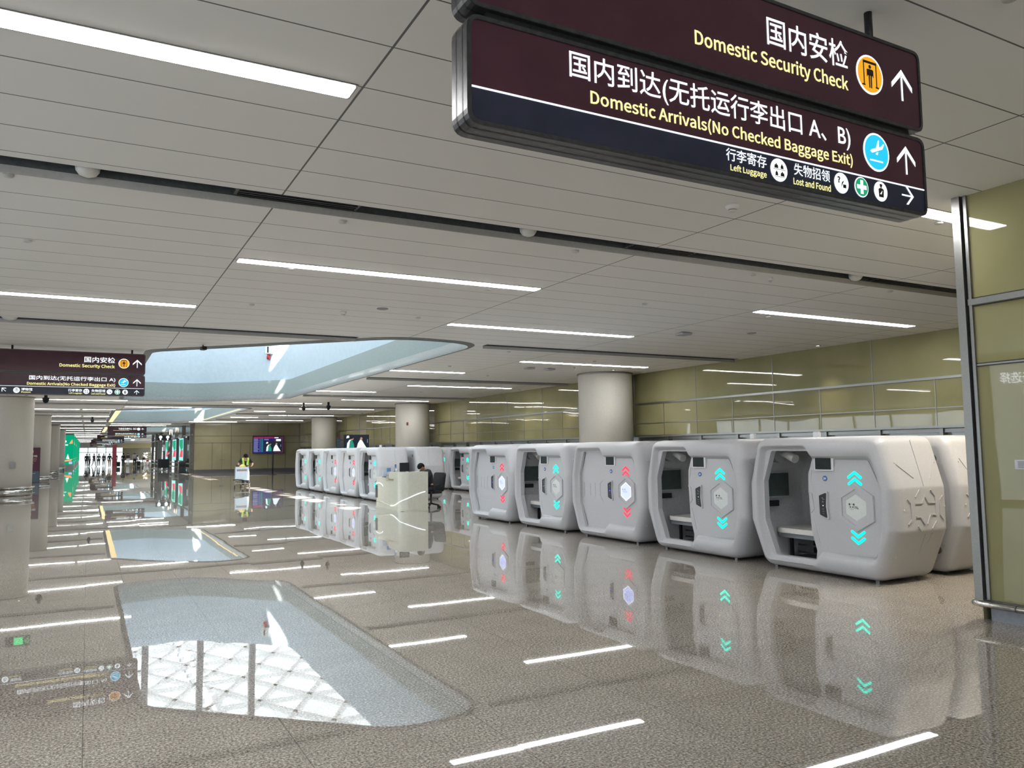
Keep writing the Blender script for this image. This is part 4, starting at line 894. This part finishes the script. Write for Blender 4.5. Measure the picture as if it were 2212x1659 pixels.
# ================================================================== PEOPLE
def skin(name, V, E, R, m, parent, sub=1, root=0):
    me = bpy.data.meshes.new(name); me.from_pydata([tuple(v) for v in V], E, []); o = bpy.data.objects.new(name, me); COL.objects.link(o)
    md = o.modifiers.new('s', 'SKIN'); md.use_smooth_shade = True
    for i, r_ in enumerate(R): sv = me.skin_vertices[0].data[i]; sv.radius = (r_, r_) if isinstance(r_, (int, float)) else r_
    me.skin_vertices[0].data[root].use_root = True
    s_ = o.modifiers.new('u', 'SUBSURF'); s_.levels = s_.render_levels = sub
    bpy.context.view_layer.update()
    nm = bpy.data.meshes.new_from_object(o.evaluated_get(bpy.context.evaluated_depsgraph_get())); bpy.data.objects.remove(o)
    nm.name = name; nm.materials.clear(); return link(name, nm, m, parent, True)
def person(label, loc, rz, J, top, pants, shoes=BLACK, hair=HAIR, vest=None, cap=False, fingers=True, group=None, scale=1.0, sub=1):
    """J: joints (metres, facing -Y). One continuous body; clothes and hair are children."""
    t = thing('person', label, 'person', loc, rz, group)
    t.scale = (scale,)*3
    V = []; E = []; R = []; ix = {}
    def add(k, r_, par=None, pos=None):
        ix[k] = len(V); V.append(Vector(pos or J[k])); R.append(r_)
        if par is not None: E.append((ix[par], ix[k]))
    add('pelvis', .115); add('waist', .10, 'pelvis'); add('chest', .125, 'waist'); add('neck', .052, 'chest'); hd = Vector(J['head']); nk = Vector(J['neck'])
    add('jaw', .066, 'neck', nk.lerp(hd, .55)); add('head', .088, 'jaw'); add('crown', .062, 'head', hd+(hd-nk).normalized()*.085)
    for s_ in 'LR':
        add('sh'+s_, .062, 'chest'); add('el'+s_, .042, 'sh'+s_); add('wr'+s_, .027, 'el'+s_)
        w_ = Vector(J['wr'+s_]); d = (w_-Vector(J['el'+s_])).normalized(); d2 = Vector(J.get('hd'+s_, tuple(w_+d*.09)))
        add('pa'+s_, .032, 'wr'+s_, w_.lerp(d2, .6)); dd = (d2-w_).normalized(); side = dd.cross(Vector((0, 0, 1))); side = side.normalized() if side.length > .1 else Vector((1, 0, 0))
        if fingers:
            for q_, (off, ln) in enumerate(((-.027, .055), (-.009, .072), (.010, .068), (.028, .050))):
                a = w_.lerp(d2, .95)+side*off; add('f%d%s' % (q_, s_), .009, 'pa'+s_, a); add('g%d%s' % (q_, s_), .0075, 'f%d%s' % (q_, s_), a+dd*ln*.5+Vector((0, 0, -ln*.35)))
            a = w_.lerp(d2, .4)-side*.042; add('th'+s_, .010, 'pa'+s_, a+dd*.02)
        add('hp'+s_, .088, 'pelvis'); add('kn'+s_, .056, 'hp'+s_); add('an'+s_, .038, 'kn'+s_); an = Vector(J['an'+s_]); add('toe'+s_, .034, 'an'+s_, Vector(J['toe'+s_]))
    skin('body', V, E, R, SKIN, t, sub)
    g = lambda k: Vector(J[k])
    # shirt
    VV = [g('pelvis')+Vector((0, 0, .02)), g('waist'), g('chest'), g('neck').lerp(g('chest'), .18)]; EE = [(0, 1), (1, 2), (2, 3)]; RRR = [.135, .125, .145, .075]
    for s_ in 'LR':
        b = len(VV); sl_ = g('sh'+s_).lerp(g('el'+s_), .85) if top.get('short') else g('el'+s_)
        VV += [g('sh'+s_), sl_]; EE += [(2, b), (b, b+1)]; RRR += [.078, .060]
        if not top.get('short'): VV.append(g('wr'+s_).lerp(g('el'+s_), .08)); EE.append((b+1, b+2)); RRR.append(.040)
    skin('shirt', VV, EE, RRR, top['m'], t, sub)
    VV = [g('pelvis'), ]; EE = []; RRR = [.13]
    for s_ in 'LR':
        b = len(VV); VV += [g('hp'+s_), g('kn'+s_), g('an'+s_)]; EE += [(0, b), (b, b+1), (b+1, b+2)]; RRR += [.103, .072, .056]
    skin('trousers', VV, EE, RRR, pants, t, sub)
    for s_ in 'LR':
        a = g('an'+s_); b = g('toe'+s_); skin('shoe', [a+Vector((0, .02, -.03)), a.lerp(b, .5)+Vector((0, 0, -.012)), b], [(0, 1), (1, 2)], [.045, .046, .038], shoes, t, 1)
    # hair or cap over the back and top of the head
    ax = (hd-nk).normalized(); f_ = Vector(J.get('face', (0, -1, 0))); bk = -(f_-ax*f_.dot(ax)).normalized()
    fr_ = -bk; sd0 = ax.cross(bk).normalized(); q = MB(); nu, nv = 20, 12; cen = hd+ax*.012; keep = set()
    for a in range(nv+1):
        th = PI*a/nv
        for b in range(nu):
            ph = 2*PI*b/nu; d = ax*math.cos(th)+(sd0*math.cos(ph)+fr_*math.sin(ph))*math.sin(th)
            low = (-.55 if d.dot(fr_) < .25 else (.30 if not cap else .22)); r_ = .105 if not cap else .112
            if d.dot(ax) < low: k_ = low-d.dot(ax); r_ *= max(.80, 1-.9*k_)
            q.v.append(tuple(cen+Vector((d.dot(sd0)*sd0+d.dot(fr_)*fr_*1.06+d.dot(ax)*ax*1.08))*r_)); keep.add(len(q.v)-1) if d.dot(ax) >= low-.18 else None
    for a in range(nv):
        for b in range(nu):
            f4 = (a*nu+b, a*nu+(b+1) % nu, (a+1)*nu+(b+1) % nu, (a+1)*nu+b)
            if all(x_ in keep for x_ in f4): q.f.append(f4); q.sm.append(True)
    if cap:
        b0 = len(q.v); arc = [cen+ax*.03+(sd0*math.cos(PI*k/8)*.085+fr_*(.075+math.sin(PI*k/8)*.085)) for k in range(9)]; arc += [cen+ax*.035+sd0*-.08+fr_*.05, cen+ax*.035+sd0*.08+fr_*.05]
        q.v += [tuple(p) for p in arc]+[tuple(p+ax*.01) for p in arc]; n_ = len(arc); q.f += [tuple(range(b0, b0+n_)), tuple(range(b0+2*n_-1, b0+n_-1, -1))]+[(b0+k, b0+(k+1) % n_, b0+n_+(k+1) % n_, b0+n_+k) for k in range(n_)]; q.sm += [False]*(n_+2)
    q.build('cap' if cap else 'hair', hair, t)
    # face: nose, ears, eyes, mouth
    sd = ax.cross(bk).normalized(); fc = hd-bk*.088
    skin('nose', [fc+ax*.01, fc-ax*.022-bk*.016], [(0, 1)], [.010, .014], SKIN, t, 1)
    for q_ in (-1, 1):
        skin('ear', [hd+sd*q_*.086+ax*.02, hd+sd*q_*.092-ax*.02], [(0, 1)], [.014, .010], SKIN, t, 1)
        skin('eye', [fc+sd*q_*.032+ax*.018+bk*.006, fc+sd*q_*.036+ax*.018+bk*.006], [(0, 1)], [.009, .009], BLACK, t, 1)
    skin('mouth', [fc-ax*.052+sd*.02+bk*.012, fc-ax*.052-sd*.02+bk*.012], [(0, 1)], [.007, .007], mat('lips', (.3, .12, .1), .5), t, 1)
    if vest:
        for s_, q_ in (('L', -1), ('R', 1)):
            a = g('sh'+s_).lerp(g('chest'), .42); w1 = g('waist'); 
            pts_ = [a+Vector((0, .10, .06)), a+Vector((0, 0, .115)), a+Vector((0, -.17, .02)), w1+Vector((q_*.09, -.20, .10)), w1+Vector((q_*.10, -.17, -.06))]
            skin('vest_panel', pts_, [(i, i+1) for i in range(4)], [(.055, .03)]*5, vest, t, 1)
    return t
STAND = dict(pelvis=(0, 0, .95), waist=(0, 0, 1.10), chest=(0, 0, 1.30), neck=(0, -.01, 1.47), head=(0, -.02, 1.62), shL=(-.17, 0, 1.40), elL=(-.215, .02, 1.13), wrL=(-.215, -.03, .88), hdL=(-.212, -.05, .79), shR=(.17, 0, 1.40), elR=(.215, .02, 1.13), wrR=(.215, -.03, .88), hdR=(.212, -.05, .79),
             hpL=(-.09, 0, .90), knL=(-.10, -.04, .50), anL=(-.10, .04, .09), toeL=(-.11, -.13, .04), hpR=(.09, 0, .90), knR=(.10, -.02, .50), anR=(.11, .06, .09), toeR=(.12, -.11, .04))
WALK = dict(STAND, hdL=(-.21, -.06, .82), hdR=(.20, -.30, .90), wrL=(-.21, 0, .90), knL=(-.10, -.16, .52), anL=(-.10, -.20, .09), toeL=(-.11, -.37, .05), knR=(.10, .03, .50), anR=(.11, .25, .12), toeR=(.12, .10, .04), elL=(-.22, .10, 1.14), elR=(.22, -.10, 1.14), wrR=(.21, -.22, .96))
# worker pushing the trolley
PUSH = dict(pelvis=(0, .22, .90), waist=(.0, .14, 1.06), chest=(0, .02, 1.25), neck=(0, -.10, 1.38), head=(0, -.19, 1.49), face=(0, -.8, -.6), shL=(-.20, .0, 1.32), elL=(-.33, -.12, 1.12), wrL=(-.27, -.33, 1.02), hdL=(-.23, -.41, 1.02), shR=(.20, 0, 1.32), elR=(.33, -.10, 1.11), wrR=(.28, -.32, 1.02), hdR=(.25, -.41, 1.02),
            hpL=(-.09, .22, .86), knL=(-.10, .10, .48), anL=(-.09, .20, .09), toeL=(-.10, .04, .04), hpR=(.09, .24, .86), knR=(.12, .30, .47), anR=(.12, .52, .10), toeR=(.13, .37, .04))
wk = person('person in black cap and lime vest bending over a luggage trolley', (6.72, 39.55, 0), -.14, PUSH, dict(m=NAVYC, short=True), NAVYC, MATT, HAIR, LIME, True, sub=2)
# seated receptionist, leaning over the desk
SIT = dict(pelvis=(0, .02, .56), waist=(0, -.02, .76), chest=(0, -.09, .98), neck=(0, -.20, 1.13), head=(0, -.31, 1.20), face=(0, -.75, -.66), shL=(-.19, -.14, 1.05), elL=(-.22, -.36, .84), wrL=(-.10, -.52, .80), hdL=(-.06, -.60, .79), shR=(.19, -.14, 1.05), elR=(.22, -.36, .84), wrR=(.10, -.52, .80), hdR=(.06, -.60, .79),
           hpL=(-.10, -.02, .54), knL=(-.13, -.42, .52), anL=(-.13, -.38, .11), toeL=(-.13, -.52, .05), hpR=(.10, -.02, .54), knR=(.13, -.42, .52), anR=(.13, -.38, .11), toeR=(.13, -.52, .05))
person('person in dark clothes seated behind the white counter with head bowed', (8.83, 21.45, 0), -1.25, SIT, dict(m=NAVYC), NAVYC, sub=2)
# office chair
t = thing('office_chair', 'black high-back office chair on castors behind the counter', 'chair', (8.86, 21.40, 0), -1.2)
MB().prism(rrect(-.25, .25, -.24, .24, .08), lambda x, y: (x, y, .42), lambda x, y: (x, y, .49)).build('seat', BLACK, t, bevel=.02)
q = MB(); bk_ = rrect(-.23, .23, .0, .56, .09)
q.prism(bk_, lambda u, v: (u, .24+v*.18, .46+v), lambda u, v: (u, .31+v*.18, .46+v)); bo_ = q.build('backrest', BLACK, t, bevel=.02)
MB().box(-.20, .20, .305, .315, .70, .71).build('backrest_seam', DARKM, bo_)
for s_ in (-1, 1): MB().tube([(s_*.27, .20, .60), (s_*.28, .05, .66), (s_*.28, -.12, .66), (s_*.26, -.12, .46)], .02, 8).build('armrest', BLACK, t)
MB().tube([(0, 0, .12), (0, 0, .42)], .03, 10).build('gas_column', DARKM, t)
for k in range(5):
    a = 2*PI*k/5+.3; l = MB().tube([(0, 0, .13), (.28*math.cos(a), .28*math.sin(a), .08)], .026, 8, .018).build('leg', BLACK, t)
    MB().tube([(.29*math.cos(a)-.022*math.sin(a), .29*math.sin(a)+.022*math.cos(a), .032), (.29*math.cos(a)+.022*math.sin(a), .29*math.sin(a)-.022*math.cos(a), .032)], .032, 12).build('castor', RUBBER, l)

# luggage trolley, front towards the camera
t = thing('luggage_trolley', 'silver airport luggage trolley with pale board, pushed by the worker', 'luggage trolley', (6.40, 38.55, 0), -.10)
MB().prism(rrect(-.30, .30, 0, .62, .02), lambda u, v: (u*(1-.03*v), -.10+v*.18, .38+v), lambda u, v: (u*(1-.03*v), -.085+v*.18, .38+v)).build('front_board', PANEL, t)
b = MB(); b.prism(rrect(-.24, .22, .42, .52, .01), lambda u, v: (u, -.103+v*.18, .38+v), None); b.build('board_stripe', mat('board_print', (.25, .2, .28), .5), t, fix=False)
b = MB(); b.prism(rrect(-.10, .18, .45, .49, .01), lambda u, v: (u, -.105+v*.18, .38+v), None); b.build('board_print', mat('board_orange', (.5, .2, .12), .5), t, fix=False)
for s_ in (-1, 1):
    MB().tube([(s_*.33, -.13, .16), (s_*.32, -.10, .38), (s_*.30, .03, 1.06)], .018, 8).build('upright', GREYM, t)
    MB().tube([(s_*.32, -.12, .20), (s_*.26, .35, .20), (s_*.20, .85, .22)], .02, 8).build('side_rail', GREYM, t)
MB().tube([(-.31, .02, 1.03), (-.28, .14, 1.06), (0, .17, 1.07), (.28, .14, 1.06), (.31, .02, 1.03)], .018, 8).build('handle', RUBBER, t)
MB().tube([(-.40, -.20, .40), (-.25, -.24, .42), (0, -.25, .40), (.2, -.24, .33), (.38, -.20, .22)], .022, 8).build('bumper_bar', BLACK, t)
b = MB()
for k in range(5): b.box(-.26, .26, .0+.16*k, .03+.16*k, .205, .22)
b.build('platform', GREYM, t)
for x, y in ((-.33, -.12), (.33, -.12), (.0, .80)):
    wl = MB().tube([(x-.02, y, .075), (x+.02, y, .075)], .075, 18).build('wheel', RUBBER, t); MB().tube([(x-.025, y, .075), (x+.025, y, .075)], .03, 12).build('hub', GREYM, wl)
    MB().tube([(x, y, .08), (x, y+.03, .22)], .02, 8).build('fork', GREYM, t)
t = thing('yellow_bag', 'yellow rounded bag lying in the trolley top basket', 'bag', (6.45, 38.72, .90)); MB().lathe([(0, 0), (.10, .0), (.15, .08), (.14, .15), (.08, .20), (0, .21)], n=20).build('bag', YEL, t); MB().tube([(-.05, 0, .2), (0, 0, .24), (.05, 0, .2)], .008, 6).build('grip', YEL, t)
t2 = MB().box(-.22, .22, -.03, .22, .86, .90).build('basket', GREYM, bpy.data.objects['luggage_trolley'])

# distant people
DP = 'distant travellers in silhouette before the bright hall end'
for x, y, rz, J, tm, pm, l in ((-.15, 120, .3, STAND, NAVYC, NAVYC, 'distant dark figure at the far left end of the crowd'), (.2, 122, 1, STAND, GREYC, NAVYC, 'distant figure in grey top, second from the left of the crowd'), (.75, 121, 2.4, WALK, NAVYC, GREYC, 'distant walker in grey trousers, third from the left of the crowd'), (1.3, 118, 0, WALK, GREYC, NAVYC, 'distant walker in grey top, fourth from the left of the crowd'), (2.0, 126, .5, STAND, NAVYC, NAVYC, 'small dark figure standing just behind the nearest walker'),
                               (2.36, 108.5, .1, WALK, NAVYC, TANC, 'dark-clothed person walking nearest of the distant crowd'), (3.6, 128, .2, STAND, NAVYC, NAVYC, 'dark figure standing between the nearest walker and the red banner'), (4.0, 112, 2.9, STAND, NAVYC, NAVYC, 'person in a wide dark coat beside the distant red banner'),
                               (4.95, 122, 0, WALK, NAVYC, PALEC, 'person in dark top standing right of the distant red banner'), (5.5, 116, .4, STAND, PALEC, NAVYC, 'person in pale top and dark trousers before the dark sign stand'),
                               (6.4, 138, .3, WALK, TANC, TANC, 'person in tan clothes before the distant olive wall'), (6.75, 135, -.4, STAND, NAVYC, BLACK, 'person in dark clothes before the distant olive wall'), (8.0, 141, 0, STAND, PALEC, NAVYC, 'person in pale and navy clothes at right before the distant olive wall')):
    person(l or 'distant dark-clothed traveller in silhouette before the bright hall end', (x, y, 0), rz, J, dict(m=tm), pm, fingers=True, group=DP if not l else None, sub=2)

def suitcase(x, y, m, label):
    t = thing('suitcase', label, 'suitcase', (x, y, 0)); MB().box(-.22, .22, -.13, .13, .06, .66).build('body', m, t, bevel=.03)
    MB().tube([(-.12, .08, .66), (-.12, .08, .98), (.12, .08, .98), (.12, .08, .66)], .012, 6).build('handle', DARKM, t)
    for x_ in (-.16, .16):
        for y_ in (-.08, .08): MB().tube([(x_-.015, y_, .032), (x_+.015, y_, .032)], .032, 10).build('wheel', RUBBER, t)
suitcase(3.45, 111.8, NAVYC, 'dark suitcase beside the person in the wide dark coat'); suitcase(6.0, 116.2, BLACK, 'black suitcase beside the person in pale top'); suitcase(8.6, 140.8, RED, 'dark red suitcase at right before the distant olive wall')
# ================================================================== SCREENS AND OTHER FURNITURE
def tvscene(parent, W, H, y):
    """two presenters on a dark stage, shown flat on a screen"""
    mp = lambda u, v: (u*W, y, v*H)
    MB().prism([(.08, .02), (.42, .02), (.40, .35), (.34, .60), (.26, .66), (.16, .50)], mp, None).build('picture_jacket', SCG, parent, fix=False)
    MB().prism([(.12, .02), (.20, .02), (.24, .55), (.30, .66), (.22, .66), (.13, .42)], lambda u, v: (u*W, y-.001, v*H), None).build('picture_sleeve', SCW, parent, fix=False)
    MB().prism([(.50, .02), (.93, .02), (.80, .38), (.72, .62), (.64, .66), (.55, .40)], mp, None).build('picture_shirt', SCW, parent, fix=False)
    q = MB(); q.prism(circ(.33, .73, .055, 14, .10), mp, None); q.prism(circ(.69, .73, .05, 14, .10), mp, None); q.build('picture_faces', SCK, parent, fix=False)
    q = MB(); q.prism(circ(.31, .80, .06, 14, .09), lambda u, v: (u*W, y-.001, v*H), None); q.build('picture_hair', SCN, parent, fix=False)
    MB().prism([(.10, .75), (.22, .80), (.20, .95), (.12, .92)], mp, None).build('picture_title', SCW, parent, fix=False)
    MB().prism([(.92, .45), (.95, .45), (.95, .7), (.92, .68)], mp, None).build('picture_title', SCL, parent, fix=False)
def tv(x, y, z, W, H, label, pole=True):
    t = thing('television', label, 'television', (x, y, 0))
    q = thing_part = MB().box(0, W, 0, .06, z, z+H).build('casing', BLACK, t)
    MB().box(.02, W-.02, -.004, 0, z+.02, z+H-.02).build('screen', SCN, t)
    e2 = bpy.data.objects.new('picture', None); 
    k0 = len(bpy.data.objects)
    before = set(bpy.data.objects); tvscene(t, W, H, -.006)
    for o in set(bpy.data.objects)-before: o.location.z = z
    bpy.data.objects.remove(e2)
    if pole:
        MB().tube([(W/2, .06, .02), (W/2, .06, z+.3)], .055, 10).build('pole', BLACK, t); MB().lathe([(.3, 0), (.3, .02), (.06, .03)], (W/2, .06), 24).build('base', BLACK, t)
    return t
tv(11.38, 59.3, 1.72, 1.27, .74, 'television on a black pole in front of the blue flight board')
tv(11.16, 38.2, 1.75, 1.30, .74, 'television showing two people, rising above the far pods')
t = thing('flight_board', 'purple and blue flight information screen on the far olive wall', 'screen', (12.27, 68.85, 1.55))
MB().box(0, 2.58, 0, .1, 0, 1.5).build('casing', BLACK, t)
MB().box(.03, 1.75, -.01, 0, .03, 1.44).build('screen', SCB, t); MB().box(1.75, 2.55, -.01, 0, .03, 1.44).build('side_screen', mat('screen_plum', (.01, .01, .01), .4, em=(.07, .015, .06), es=.6), t)
q = MB(); q.box(.06, .88, -.014, -.01, 1.28, 1.42); q.box(.92, 1.72, -.014, -.01, 1.28, 1.42); q.build('header_bar', SCR, t)
q = MB()
for k in range(17):
    z = 1.22-k*.068; q.box(.07, .40+random.random()*.14, -.014, -.01, z, z+.035); q.box(.56, .62, -.014, -.01, z, z+.035)
for k in range(2): q.box(.94, 1.30, -.014, -.01, 1.20-k*.07, 1.235-k*.07)
q.build('flight_rows', SCL, t)
q = MB()
for k in range(17): q.box(.68, .84, -.014, -.01, 1.22-k*.068, 1.255-k*.068)
q.build('status_column', SCG, t)
MB().box(1.92, 2.32, -.014, -.01, 1.04, 1.22).build('notice_tile', SCW, t); MB().box(1.78, 2.12, -.014, -.01, 1.30, 1.37).build('airport_title', SCW, t)
# maroon totem in front of the second left column
t = thing('totem_sign', 'tall maroon floor sign standing before the second left column', 'sign', (-3.15, 55.4, 0))
MB().box(-.38, .62, 0, .14, .02, 2.13).build('body', SIGNFR, t, bevel=.02)
MB().box(-.35, .59, -.006, 0, .72, 2.10).build('maroon_face', mat('totem_maroon', (.08, .012, .035), .3), t); MB().box(-.35, .59, -.006, 0, .05, .70).build('grey_face', mat('totem_grey', (.07, .10, .14), .3), t)
mp = lambda u, v: (u, -.009, v)
p_ = MB().prism(circ(.12, 1.88, .15), mp, None).build('pictogram', LORAN, t, fix=False); MB().prism([(.0, 1.8), (.05, 1.8), (.05, 1.96), (.19, 1.96), (.19, 1.8), (.24, 1.8), (.24, 2.0), (.0, 2.0)], lambda u, v: (u, -.011, v), None).build('symbol', LDARK, p_, fix=False)
lettering('国内安检', -.25, .48, 1.55, 1.68, mp, FROST, t, 'chinese_lettering', .01); lettering('Domestic', -.2, .46, 1.40, 1.50, mp, mat('dim_orange', (.5, .25, .15), .5), t, 'english_lettering'); lettering('Security', -.2, .42, 1.27, 1.38, mp, MATS['dim_orange'], t, 'english_lettering'); lettering('Check', -.05, .30, 1.15, 1.24, mp, MATS['dim_orange'], t, 'english_lettering')
p_ = MB().prism(circ(.02, .90, .14), mp, None).build('pictogram', FROST, t, fix=False); MB().prism([(-.02, .82), (.06, .82), (.06, .9), (.1, .9), (.02, .99), (-.06, .9), (-.02, .9)], lambda u, v: (u, -.011, v), None).build('arrow', LDARK, p_, fix=False)
MB().box(-.2, .4, -.009, -.006, .56, .575).build('divider_line', FROST, t)
# dark gate-like stand with two round white lights
t = thing('sign_stand', 'dark double-post stand with round white pictograms near the glazed wall', 'sign stand', (6.55, 84.0, 0))
for x in (-.45, .0, .45): MB().box(x-.09, x+.09, -.08, .08, 0, 3.1).build('post', DARKM, t)
MB().box(-.62, .62, -.1, .1, 2.95, 3.45).build('head_box', BLACK, t)
for x in (-.32, .32): MB().prism(circ(x, 3.25, .15), lambda u, v: (u, -.103, v), None).build('pictogram', LWHITE, t, fix=False); MB().prism(circ(x, 3.03, .07), lambda u, v: (u, -.103, v), None).build('pictogram', LWHITE, t, fix=False)
MB().box(-.5, .5, -.1, .1, .25, 1.1).build('lower_panel', BLACK, t); MB().box(-.05, .07, -.11, -.08, 1.9, 2.5).build('lit_slot', FROST, t)
t = thing('waste_bin', 'dark rectangular bin standing by the glazed wall end', 'bin', (7.18, 73.2, 0)); MB().box(-.27, .27, -.25, .25, .03, .92).build('body', noisy(mat('bin_green', rough=.4), 20, (.02, .035, .035), (.03, .045, .045)), t, bevel=.02); MB().box(-.2, .2, -.255, -.25, .5, .72).build('opening', BLACK, t); MB().box(-.24, .24, -.22, .22, 0, .03).build('foot', BLACK, t)
# glowing panels that paint advert reflections onto the glazed wall
for y, l in ((77.5, 'painted green and red advert reflection on the glazed wall, the one nearest the bin'), (84.0, 'painted green and red advert reflection on the glazed wall, farther from the bin'), (92.0, 'narrow painted green and red advert reflection farthest along the glazed wall')):
    t = thing('advert_reflection', l, 'reflection', (7.5, y, 0))
    MB().box(0, .16, -1.9, 1.9, .95, 3.05).build('frame', DARKM, t); MB().box(-.01, 0, -1.8, 1.8, 1.0, 3.0).build('reflection_face', mat('advert_mint', (.02, .02, .02), .5, em=(.30, .85, .78), es=.9), t)
    mp = lambda u, v: (-.014, u, v)
    MB().prism([(1.5, 2.9), (-1.5, 2.9), (-1.5, 2.1), (0, 1.9), (1.5, 2.4)], mp, None).build('green_shape', ADG, t, fix=False); MB().prism([(-1.5, 1.3), (1.2, 1.3), (.4, 1.9), (-1.5, 2.0)], mp, None).build('red_shape', ADR, t, fix=False)
bn = MB().box(0, .55, 0, .15, .0, 3.0).build('red_banner', noisy(mat('banner_red', rough=.6), 5, (.15, .01, .02), (.19, .014, .028))); bn.location = (3.05, 125, 0); tag(bn, 'tall dark red banner standing beyond the travellers', 'banner')
fl_ = thing('flower_display', 'pale flower arrangement at the right end of the distant olive wall', 'flowers', (7.15, 120, 0))
MB().lathe([(.25, 0), (.35, .5), (.3, .55)], n=16).build('planter', PLAS, fl_)
random.seed(3); q = MB()
for k in range(40):
    a, b, c = random.gauss(0, .22), random.gauss(0, .2), .6+random.random()*1.1; q.lathe([(0, c), (.07, c+.03), (.08, c+.08), (0, c+.12)], (a, b), 7)
q.build('blossoms', noisy(mat('blossom', rough=.7), 5, (.6, .55, .35), (.75, .6, .55)), fl_)
# opposite lightbox wall, reflected in the near olive glass
t = thing('advert_lightbox', 'wide pale lightbox with a white headline, reflected in the near glass wall', 'lightbox', (XL+.9, 12.9, 0))
MB().box(-.15, 0, -14, 0, .05, 3.9).build('casing', DARKM, t); MB().box(0, .02, -13.9, -.1, .12, 3.86).build('lit_face', LBOX, t)
mp = lambda u, v: (.024, u, v)
lettering('企业的AI服务选择', -2.6, -.35, 3.30, 3.62, mp, LBTX, t, 'chinese_lettering', .01); lettering('办公提效 | IT服务', -1.9, -.9, 3.0, 3.12, mp, LBTX, t, 'chinese_lettering', .01)
# emergency exit sign hanging behind the left sign
t = thing('exit_sign', 'green lit running-man exit sign mirrored in the floor at left', 'exit sign', (-1.6, 26.6, 3.44))
MB().box(-.30, .30, -.03, .03, 0, .22).build('casing', BLACK, t); MB().box(-.10, .12, -.034, -.03, .03, .19).build('lit_face', mat('exit_green', (.02, .02, .02), .5, em=(.05, .85, .25), es=1.2), t)
MB().tube([(-.2, 0, .22), (-.2, 0, HC-3.44)], .01, 6).build('hanging_rod', BLACK, t); MB().tube([(.2, 0, .22), (.2, 0, HC-3.44)], .01, 6).build('hanging_rod', BLACK, t)
arrow(t, .22, .11, .06, 0, -.035, MATS['exit_green'])
# white detector box with a red beacon on the slanted far wall of the first skylight, and a small black camera at its near rim
t = thing('fire_beacon', 'white box with a red beacon fixed on the pale blue skylight wall', 'beacon', (7.36, 37.36, 6.45), -.78)
MB().box(-.17, .17, -.12, .14, -.2, .2).build('box', PLAS, t, bevel=.02); MB().box(-.04, .02, -.14, -.12, -.14, .14).build('slot', BLACK, t)
MB().lathe([(0, -.46), (.07, -.44), (.08, -.32), (.05, -.2)], (-.05, -.02), 14).build('beacon', RED, t)
t = thing('box_camera', 'small black camera hanging at the near rim of the first skylight', 'security camera', (2.25, 18.95, HC), .2)
MB().box(-.05, .05, -.12, .06, -.12, -.04).build('body', BLACK, t, bevel=.008); MB().tube([(0, 0, -.05), (0, 0, 0)], .012, 8).build('stem', BLACK, t); MB().tube([(0, -.12, -.08), (0, -.14, -.08)], .025, 12).build('lens', SCREEN, t)
